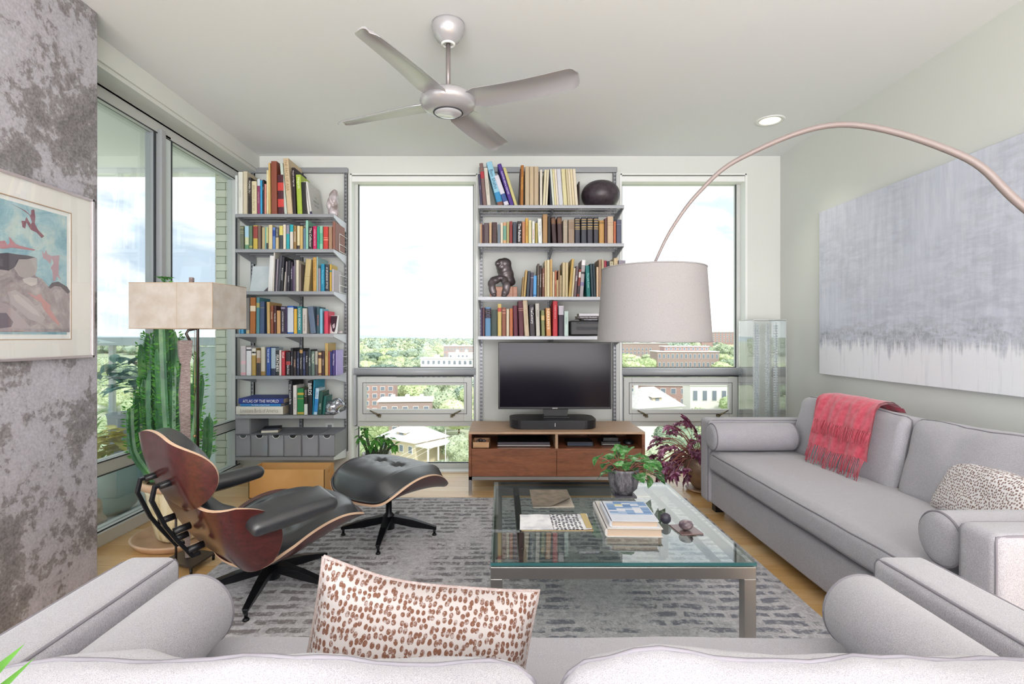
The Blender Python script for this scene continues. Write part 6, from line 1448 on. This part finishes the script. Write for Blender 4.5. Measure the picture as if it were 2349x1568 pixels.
# ------------------------------------------------------------------ balcony plants
def balcony_plant(label, name, c, pot_prof, pot_mat, n, L, Wd, mat, zc, spread, up=.6):
    t_ = thing(name, label, 'plant', c)
    pot_clay('pot', c, pot_prof, pot_mat, t_)
    m = MB()
    for i in range(n):
        an = random.uniform(0, 2 * PI); el = random.uniform(-.2, 1.2) * up; dd = Vector((math.cos(an), math.sin(an), el)).normalized()
        s_ = Vector((c[0], c[1], zc)) + Vector((random.uniform(-1, 1) * spread, random.uniform(-1, 1) * spread, random.uniform(-.5, 1) * spread))
        leaf_mesh(m, Matrix.Translation(s_) @ dd.to_track_quat('Y', 'Z').to_matrix().to_4x4(), L * random.uniform(.7, 1.2), Wd, .2, .35, 3, 5)
    m.build('leaves', mat, t_, kind='stuff'); return t_
m_teal = pm('pale_teal_glaze', '#8fbcc4', .3, var='#a5ccd0', scale=4)
m_yl = translucent('yellow_green_leaf', '#c4c25a', '#e2d680', .3, 12)
m_bgr = translucent('blue_green_leaf', '#5d8a80', '#8fb0a8', .2, 12)
m_fern = translucent('fern_leaf', '#6fa84a', '#9ccb6a', .4, 12)
balcony_plant('yellow green plant in a pale teal bowl on the balcony', 'potted_croton', (-2.68, 3.58, -.02), [(.10, 0), (.16, .05), (.20, .2), (.21, .34), (.19, .34), (.0001, .32)], m_teal, 70, .14, .07, m_yl, .42, .12, .5)
balcony_plant('blue green leafed plant in a tall grey planter on the balcony', 'potted_aralia', (-3.05, 4.28, -.02), [(.10, 0), (.14, .55), (.15, .58), (.12, .58), (.0001, .55)], pm('grey_planter', '#9aa3a8', .6), 46, .20, .085, m_bgr, .80, .16, .8)
balcony_plant('bright green fern in a low pot at the outer side of the balcony', 'potted_fern', (-3.45, 4.15, -.02), [(.12, 0), (.16, .2), (.14, .2), (.0001, .18)], m_clay, 110, .26, .035, m_fern, .36, .14, 1.2)
mr = pm('pale_rock', '#d6d2cc', .8, var='#b9aca0', scale=16, bump=.6, bscale=30, bdist=.02)
o = blob('rock', [((-2.53, 3.18, .04), (.11, .12, .07)), ((-2.48, 3.08, .08), (.06, .06, .06)), ((-2.56, 3.26, .10), (.07, .06, .07)), ((-2.50, 3.21, .15), (.045, .05, .045)), ((-2.60, 3.13, .06), (.06, .06, .05))], mr, .012); tag(o, 'craggy pale rock on the balcony floor beside the teal bowl', 'rock')
# ------------------------------------------------------------------ the town below
GZ = -30.0
def terr(x, y):
    r_ = math.hypot(x, y); k = min(1, max(0, (r_ - 190) / 420)); k = k * k * (3 - 2 * k)
    return GZ + 16.5 * k + 1.2 * mn.noise(Vector((x / 140, y / 140, 3)))
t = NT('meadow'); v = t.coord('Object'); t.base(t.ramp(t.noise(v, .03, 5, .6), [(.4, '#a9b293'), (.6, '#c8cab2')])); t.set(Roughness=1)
m = MB()
def tf(u, v):
    y = 12 + 900 * ((v + 1) / 2) ** 1.6; x = -900 + (u + 1) * 900; return (x, y, terr(x, y))
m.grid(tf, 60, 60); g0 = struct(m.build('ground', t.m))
m = MB()
def rf(u, v):
    a = R(20 + (u + 1) * 70); rr = 2600 + 300 * v; return (rr * math.cos(a), rr * math.sin(a), (-25 + 28 * (v + 1) / 2 + 10 * mn.noise(Vector((u * 6, 0, 9))) * (v + 1) / 2))
m.grid(rf, 90, 3); struct(m.build('hills', pm('far_hills', '#a9bac4', 1)))  # distance haze is painted into this pale blue
m = MB()
def mf(u, v):
    y = 880 + (v + 1) * 900; x = -2600 + (u + 1) * 2600; return (x, y, -15.5 - 6 * (v + 1) / 2)
m.grid(mf, 4, 4); struct(m.build('ground', t.m))
def crown_mesh(seed, n=15, sub=2, leaves=3200, lsz=.05):
    rnd = random.Random(seed); bm = bmesh.new()
    for i in range(n):
        a = rnd.uniform(0, 2 * PI); el = rnd.uniform(-.25, 1); rr = rnd.uniform(.35, .62); c_ = Vector((math.cos(a) * rr * math.sqrt(max(0, 1 - el * el * .6)), math.sin(a) * rr * math.sqrt(max(0, 1 - el * el * .6)), el * .55)) if i else Vector((0, 0, 0))
        r_ = rnd.uniform(.30, .48) if i else .7
        bmesh.ops.create_icosphere(bm, subdivisions=sub, radius=r_, matrix=Matrix.Translation(c_))
    for v_ in bm.verts:
        n_ = mn.noise(v_.co * 5 + Vector((seed, 0, 0))) * .12 + mn.noise(v_.co * 13 + Vector((seed, 0, 0))) * .09
        v_.co += v_.co.normalized() * n_
    fl0 = list(bm.faces); nf = len(fl0)
    for q_ in range(leaves):
        f_ = fl0[rnd.randrange(nf)]; c_ = f_.calc_center_median() * rnd.uniform(.98, 1.10); s_ = lsz * rnd.uniform(.6, 1.3)
        M = Matrix.Translation(c_) @ Euler((rnd.uniform(-1, 1), rnd.uniform(-1, 1), rnd.uniform(0, 6.28))).to_matrix().to_4x4()
        bm.faces.new([bm.verts.new(M @ Vector(p_)) for p_ in ((-s_, 0, 0), (0, -s_ * .7, .2 * s_), (s_, 0, 0), (0, s_ * .7, .2 * s_))])
    me = bpy.data.meshes.new('crown'); bm.to_mesh(me); bm.free()
    for p in me.polygons: p.use_smooth = False
    return me
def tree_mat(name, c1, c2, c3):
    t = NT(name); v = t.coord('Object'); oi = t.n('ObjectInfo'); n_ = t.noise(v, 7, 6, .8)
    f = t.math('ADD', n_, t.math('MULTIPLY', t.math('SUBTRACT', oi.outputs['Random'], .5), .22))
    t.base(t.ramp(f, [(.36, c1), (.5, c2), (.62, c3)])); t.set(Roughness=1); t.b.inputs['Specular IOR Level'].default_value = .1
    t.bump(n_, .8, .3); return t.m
m_t1 = tree_mat('tree_green', '#7f927c', '#a8b69a', '#cbd4b4'); m_t2 = tree_mat('tree_dark', '#788c80', '#98aa9c', '#b8c6b4'); m_t3 = tree_mat('tree_light', '#a2b488', '#c4d1a2', '#dfe6be')  # greens paled so the foliage colours carry the outdoor haze
m_trunk = pm('bark', '#7a6a58', 1)
crowns = []
for i in range(7):
    me = crown_mesh(i + 1)
    crowns.append(me)
def crown_of(i, mat):
    key = 'crown_%d_%s' % (i, mat.name)
    if key in bpy.data.meshes: return bpy.data.meshes[key]
    me = crowns[i].copy(); me.name = key; me.materials.append(mat); return me
tk = MB(); tk.lathe([(.35, 0), (.25, 1.0)], (0, 0, 0), 7); trunk_me = tk.mesh('trunk'); trunk_me.materials.append(m_trunk)
random.seed(31)
placed = []
NB = []     # footprints of buildings (x, y, r)
def tree(x, y, w_, h_, mat, label, group):
    tone = {'tree_green': 'mid green', 'tree_dark': 'darker blue green', 'tree_light': 'pale yellow green'}[mat.name]; label = tone + ' ' + label; group = tone + ' ' + group
    z = terr(x, y); t_ = thing('tree', label, 'tree', (x, y, z), random.uniform(0, 6), group)
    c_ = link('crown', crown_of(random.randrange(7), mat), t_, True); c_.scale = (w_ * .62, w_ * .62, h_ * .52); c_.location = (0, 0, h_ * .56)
    k = link('trunk', trunk_me, t_, True); k.scale = (1, 1, h_ * .5)
def in_b(x, y, pad=0): return any(abs(x - b[0]) < b[2] + pad and abs(y - b[1]) < b[3] + pad for b in NB)

m_bw = pm('render_white', '#e9e6e2', .8); m_brk = pm('red_brick', '#b3958f', .9, var='#a58a85', scale=2); m_brk2 = pm('brown_brick', '#a8948f', .9); m_roofw = pm('pale_roof', '#e6e4e2', .7); m_roofg = pm('shingle_roof', '#c3bfbe', .9, var='#d2cfcd', scale=1.5)
m_win = pm('dark_pane', '#7f8794', .2); m_yel = pm('buff_siding', '#d2c4aa', .8)
def building(name, label, x, y, w_, d_, zb, zt, rz, wall, roof, floors, cols, ww=.45, wh=.5, parapet=1.0, cat='building', setback=None):
    t_ = thing(name, label, cat, (x, y, zb), R(rz)); M = T(x, y, 0) @ RZ(rz); NB.append((x, y, w_ / 2 + 5, d_ / 2 + 5))
    MB().box(-w_ / 2, w_ / 2, -d_ / 2, d_ / 2, zb, zt, M=M).build('wall', wall, t_)
    r_ = MB().box(-w_ / 2 - .4, w_ / 2 + .4, -d_ / 2 - .4, d_ / 2 + .4, zt, zt + .5, M=M).build('roof', roof, t_)
    fh = (zt - zb) / floors; cw = w_ / cols; wins = 0
    for f_ in range(floors):
        if zb + (f_ + 1) * fh < zt - fh * 4.2: continue
        for c_ in range(cols):
            if wins >= 60: break
            a = -w_ / 2 + (c_ + .5) * cw; z0 = zb + (f_ + .5 - wh / 2) * fh
            wn = MB().box(a - cw * ww / 2 - .12, a + cw * ww / 2 + .12, -d_ / 2 - .12, -d_ / 2 + .02, z0 - .12, z0 + wh * fh + .12, M=M).build('window', m_bw, t_)
            MB().box(a - cw * ww / 2, a + cw * ww / 2, -d_ / 2 - .15, -d_ / 2 - .12, z0, z0 + wh * fh, M=M).build('pane', m_win, wn); wins += 1
    if parapet:
        u = MB()
        for k in range(3): xx = -w_ * .3 + k * w_ * .28; u.box(xx, xx + w_ * .07, -d_ * .2, d_ * .1, zt + .5, zt + .5 + parapet, M=M)
        u.build('roof_units', m_bw, t_)
    return t_
def at(px, Y): return X_(px, Y)
# first window
Yb = 330; building('brick_block', 'flat roofed red brick block beyond the white terrace in the first window', at(1062, 380), 385, 28, 14, terr(0, 380), Z_(794, 380), 2, m_brk, m_roofw, 4, 12)
building('white_terrace', 'long white terrace among trees in the first window', at(1040, 300), 302, 36, 12, terr(at(1040, 300), 300), Z_(822, 300), -4, m_bw, m_roofw, 4, 12, parapet=1.6)
building('white_block', 'taller white block with roof boxes behind the white terrace', at(1068, 325), 328, 20, 10, terr(0, 325), Z_(810, 325), -4, m_bw, m_roofw, 4, 8, parapet=1.6)
building('brick_tower', 'brick and white apartment block seen in the first awning window', at(866, 185), 190, 11, 12, GZ - 1, Z_(868, 180), 6, m_brk, m_roofw, 7, 4, .5, .5)
building('low_white_building', 'low white roofed building seen in the first awning window', at(925, 160), 166, 16, 10, GZ - 1, Z_(922, 160), 5, m_brk2, m_roofw, 2, 5, parapet=1.2)
# second window
building('brick_tower', 'tall red brick block at the right of the second window', at(1655, 560), 566, 44, 16, terr(200, 560), Z_(762, 560), 0, m_brk, m_roofg, 9, 12, parapet=2)
building('apartment_row', 'row of pale brick flats behind the lamp shade in the second window', at(1460, 430), 436, 52, 12, terr(110, 430), Z_(788, 430), 3, m_brk2, m_roofg, 5, 16, parapet=1)
building('flat_roofed_hall', 'wide brick hall with flat white roof in the second window', at(1578, 330), 338, 38, 20, terr(115, 330), Z_(808, 320), -3, m_brk2, m_roofw, 3, 14, parapet=0)
building('roof_storey', 'pale upper storey on the flat roofed hall', at(1576, 335), 341, 28, 12, Z_(808, 320) + .51, Z_(796, 320), -3, m_brk, m_roofw, 1, 10, parapet=0)
building('brick_school', 'long red brick building in the second awning window', at(1560, 210), 216, 40, 12, GZ - 1, Z_(885, 210), -6, m_brk, m_roofg, 3, 10, parapet=0)
building('white_shed', 'white flat shed at the right of the second awning window', at(1630, 190), 195, 14, 8, GZ - 1, Z_(885, 190), 0, m_bw, m_roofw, 2, 4, parapet=.8)
def house(label, x, y, rz, w_, d_, ze, zr, wall, roof, porch=False):
    t_ = thing('house', label, 'house', (x, y, GZ), R(rz)); M = T(x, y, 0) @ RZ(rz); NB.append((x, y, w_ * .75, d_ * .75))
    MB().box(-w_/2, w_/2, -d_/2, d_/2, GZ - 1, ze, M=M).build('wall', wall, t_)
    o_ = .7; vs = [(-w_/2 - o_, -d_/2 - o_, ze), (w_/2 + o_, -d_/2 - o_, ze), (w_/2 + o_, d_/2 + o_, ze), (-w_/2 - o_, d_/2 + o_, ze), (-w_/2 * .3, 0, zr), (w_/2 * .3, 0, zr)]
    r_ = MB().add(vs, [(0, 1, 5, 4), (2, 3, 4, 5), (1, 2, 5), (3, 0, 4), (3, 2, 1, 0)], 0, False, M).build('roof', roof, t_)
    # dormer
    dm = MB().box(-1.5, 1.5, -d_/2 * .75, 0, ze + .2, ze + (zr - ze) * .55, M=M).build('dormer', m_yel, t_)
    MB().add([(-2, -d_/2 * .85, ze + (zr-ze)*.5), (2, -d_/2 * .85, ze + (zr-ze)*.5), (2, .5, ze + (zr-ze)*.62), (-2, .5, ze + (zr-ze)*.62), (0, -d_/2 * .8, ze + (zr-ze)*.8), (0, .5, ze + (zr-ze)*.85)], [(0, 4, 5, 3), (4, 1, 2, 5), (0, 1, 4)], 0, False, M).build('dormer_roof', roof, t_)
    MB().box(-.6, .6, -d_/2 * .77, -d_/2 * .75, ze + .6, ze + (zr-ze)*.45, M=M).build('pane', m_win, dm)
    MB().box(-w_*.3, -w_*.3 + .9, -.5, .5, ze, zr + .9, M=M).build('chimney', m_bw, t_)
    for k in range(4):
        a = -w_/2 + (k + .5) * w_/4; wn = MB().box(a - .7, a + .7, -d_/2 - .1, -d_/2 + .02, ze - 2.6, ze - .9, M=M).build('window', m_bw, t_); MB().box(a - .55, a + .55, -d_/2 - .14, -d_/2 - .1, ze - 2.45, ze - 1.05, M=M).build('pane', m_win, wn)
    if porch:
        p = MB(); p.box(w_/2, w_/2 + 4, -d_/2, d_/2, ze - .8, ze - .4, M=M); p.build('porch_roof', roof, t_)
        for k in range(4): MB().box(w_/2 + 3.6, w_/2 + 3.9, -d_/2 + .2 + k * (d_ - .6) / 3, -d_/2 + .5 + k * (d_ - .6) / 3, GZ, ze - .8, M=M).build('porch_post', m_bw, t_)
    return t_
house('white roofed bungalow with dormer and porch in the lower first window', at(945, 122), 124, -38, 12, 10, Z_(1012, 118), Z_(974, 122), m_yel, m_roofw, True)
house('house with large pale grey hip roof in the second awning window', at(1490, 150), 152, 20, 15, 12, Z_(935, 145), Z_(888, 150), m_bw, m_roofg)
# street, cars, pole and wires
struct(MB().box(-24, -2, 128, 138, GZ - .9, GZ + .12, M=T(0, 0, 0)).box(-7, -1, 70, 128, GZ - .9, GZ + .12).build('street', pm('asphalt', '#b9b6b8', .9)))
struct(MB().box(-12.5, -10.8, 85, 128, GZ - .9, GZ + .2).build('path', pm('pale_path', '#d8d3cc', .9)))
def car(label, x, y, rz, col):
    t_ = thing('car', label, 'car', (x, y, GZ + .15), R(rz), 'parked cars on the street below'); M = T(x, y, GZ + .15) @ RZ(rz)
    b_ = MB().soft((0, 0, .65), (4.4, 1.8, .7), .2, 1.0, M=M).build('body', m_paint, t_, color=col)
    MB().prism([(-1.5, .95), (1.2, .95), (.7, 1.5), (-1.1, 1.5)], -.75, .75, 'y', M=M).build('cabin', m_win, t_)
    for a in (-1.4, 1.4):
        for b__ in (-.85, .85): MB().tube([M @ Vector((a, b__ - .1, .33)), M @ Vector((a, b__ + .1, .33))], .33, 12).build('wheel', m_black, t_)
car('white car parked on the street in the lower first window', at(990, 134), 133, 8, '#e8e8ec')
car('dark red car parked left of the white car on the street', at(968, 134), 135, 8, '#8a5a60')
up = thing('utility_pole', 'pale utility pole in front of the bungalow in the lower first window', 'pole', (at(1022, 110), 110, GZ))
MB().lathe([(.13, 0), (.10, Z_(985, 110) - GZ)], (at(1022, 110), 110, GZ), 8).build('pole', pm('pale_pole', '#d3cfca', .8), up)
m = MB()
for k in range(3):
    a = Vector((at(1022, 110), 110, Z_(990 + k * 10, 110))); m.tube([a + Vector((-22, -30, -6)), a + Vector((-11, -15, -4)), a], .025, 4); m.tube([a, a + Vector((12, 10, -1)), a + Vector((26, 22, 2))], .025, 4)
m.build('wires', m_bw, up)
# trees
G1, G2, G3 = 'trees below the windows', 'trees on the middle distance slopes', 'trees below the balcony'
spots_n = [(at(1048, 118), 121, 7, 8), (at(850, 118), 118, 6, 7), (at(915, 108), 104, 3.5, 4), (at(935, 106), 103, 3, 3.5), (at(1030, 126), 112, 4, 4.5), (at(975, 150), 150, 9, 9), (at(1050, 160), 165, 12, 11), (at(1000, 175), 182, 13, 13), (at(960, 205), 205, 13, 14), (at(855, 150), 150, 7, 9),
           (at(1560, 128), 128, 11, 9.5), (at(1610, 130), 133, 11, 10), (at(1655, 135), 130, 11, 10), (at(1520, 118), 112, 9, 7), (at(1480, 100), 96, 8, 7), (at(1540, 92), 92, 9, 7), (at(1590, 84), 84, 8, 7), (at(1640, 100), 100, 10, 8)]
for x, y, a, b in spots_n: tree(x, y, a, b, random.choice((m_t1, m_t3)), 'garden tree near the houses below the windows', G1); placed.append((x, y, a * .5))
def fill(px0, px1, y0, y1, n, wr, label, group, mats):
    k = tries = 0
    while k < n and tries < n * 60:
        tries += 1; Y = math.sqrt(random.uniform(y0 ** 2, y1 ** 2)); x = at(random.uniform(px0, px1), Y); w_ = random.uniform(*wr)
        if in_b(x, Y, 3) or any((x - q_[0]) ** 2 + (Y - q_[1]) ** 2 < ((q_[2] + w_ * .5) * .62) ** 2 for q_ in placed): continue
        # leave the buildings in view: keep low in front of them
        tree(x, Y, w_, w_ * random.uniform(.8, 1.05) * (.62 if any(abs(x / Y - b_[0] / b_[1]) < (b_[2]) / b_[1] and Y < b_[1] and b_[1] - Y < 70 for b_ in NB) else 1), random.choice(mats), label, group); placed.append((x, Y, w_ * .5)); k += 1
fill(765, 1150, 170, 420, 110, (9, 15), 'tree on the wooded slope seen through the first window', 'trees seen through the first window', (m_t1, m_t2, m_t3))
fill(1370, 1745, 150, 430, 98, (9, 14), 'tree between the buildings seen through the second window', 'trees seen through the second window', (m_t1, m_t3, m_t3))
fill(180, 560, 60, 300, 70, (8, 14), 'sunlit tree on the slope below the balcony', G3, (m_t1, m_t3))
# the wood beyond, too dense to count
m = MB(); base = crown_mesh(40, 3, 1, 150, .11); bv = [v_.co.copy() for v_ in base.vertices]; bf = [tuple(p.vertices) for p in base.polygons]
random.seed(77)
for k in range(2800):
    Y = math.sqrt(random.uniform(445 ** 2, 900 ** 2)); s_ = random.random(); x = at(random.uniform(*((690, 1240) if s_ < .4 else ((1300, 1800) if s_ < .62 else (150, 580)))), Y)
    if in_b(x, Y, 4): continue
    if any(abs(x / Y - b_[0] / b_[1]) < (b_[2] - 4) / b_[1] and b_[1] > 400 and 0 < b_[1] - Y < 90 for b_ in NB): continue
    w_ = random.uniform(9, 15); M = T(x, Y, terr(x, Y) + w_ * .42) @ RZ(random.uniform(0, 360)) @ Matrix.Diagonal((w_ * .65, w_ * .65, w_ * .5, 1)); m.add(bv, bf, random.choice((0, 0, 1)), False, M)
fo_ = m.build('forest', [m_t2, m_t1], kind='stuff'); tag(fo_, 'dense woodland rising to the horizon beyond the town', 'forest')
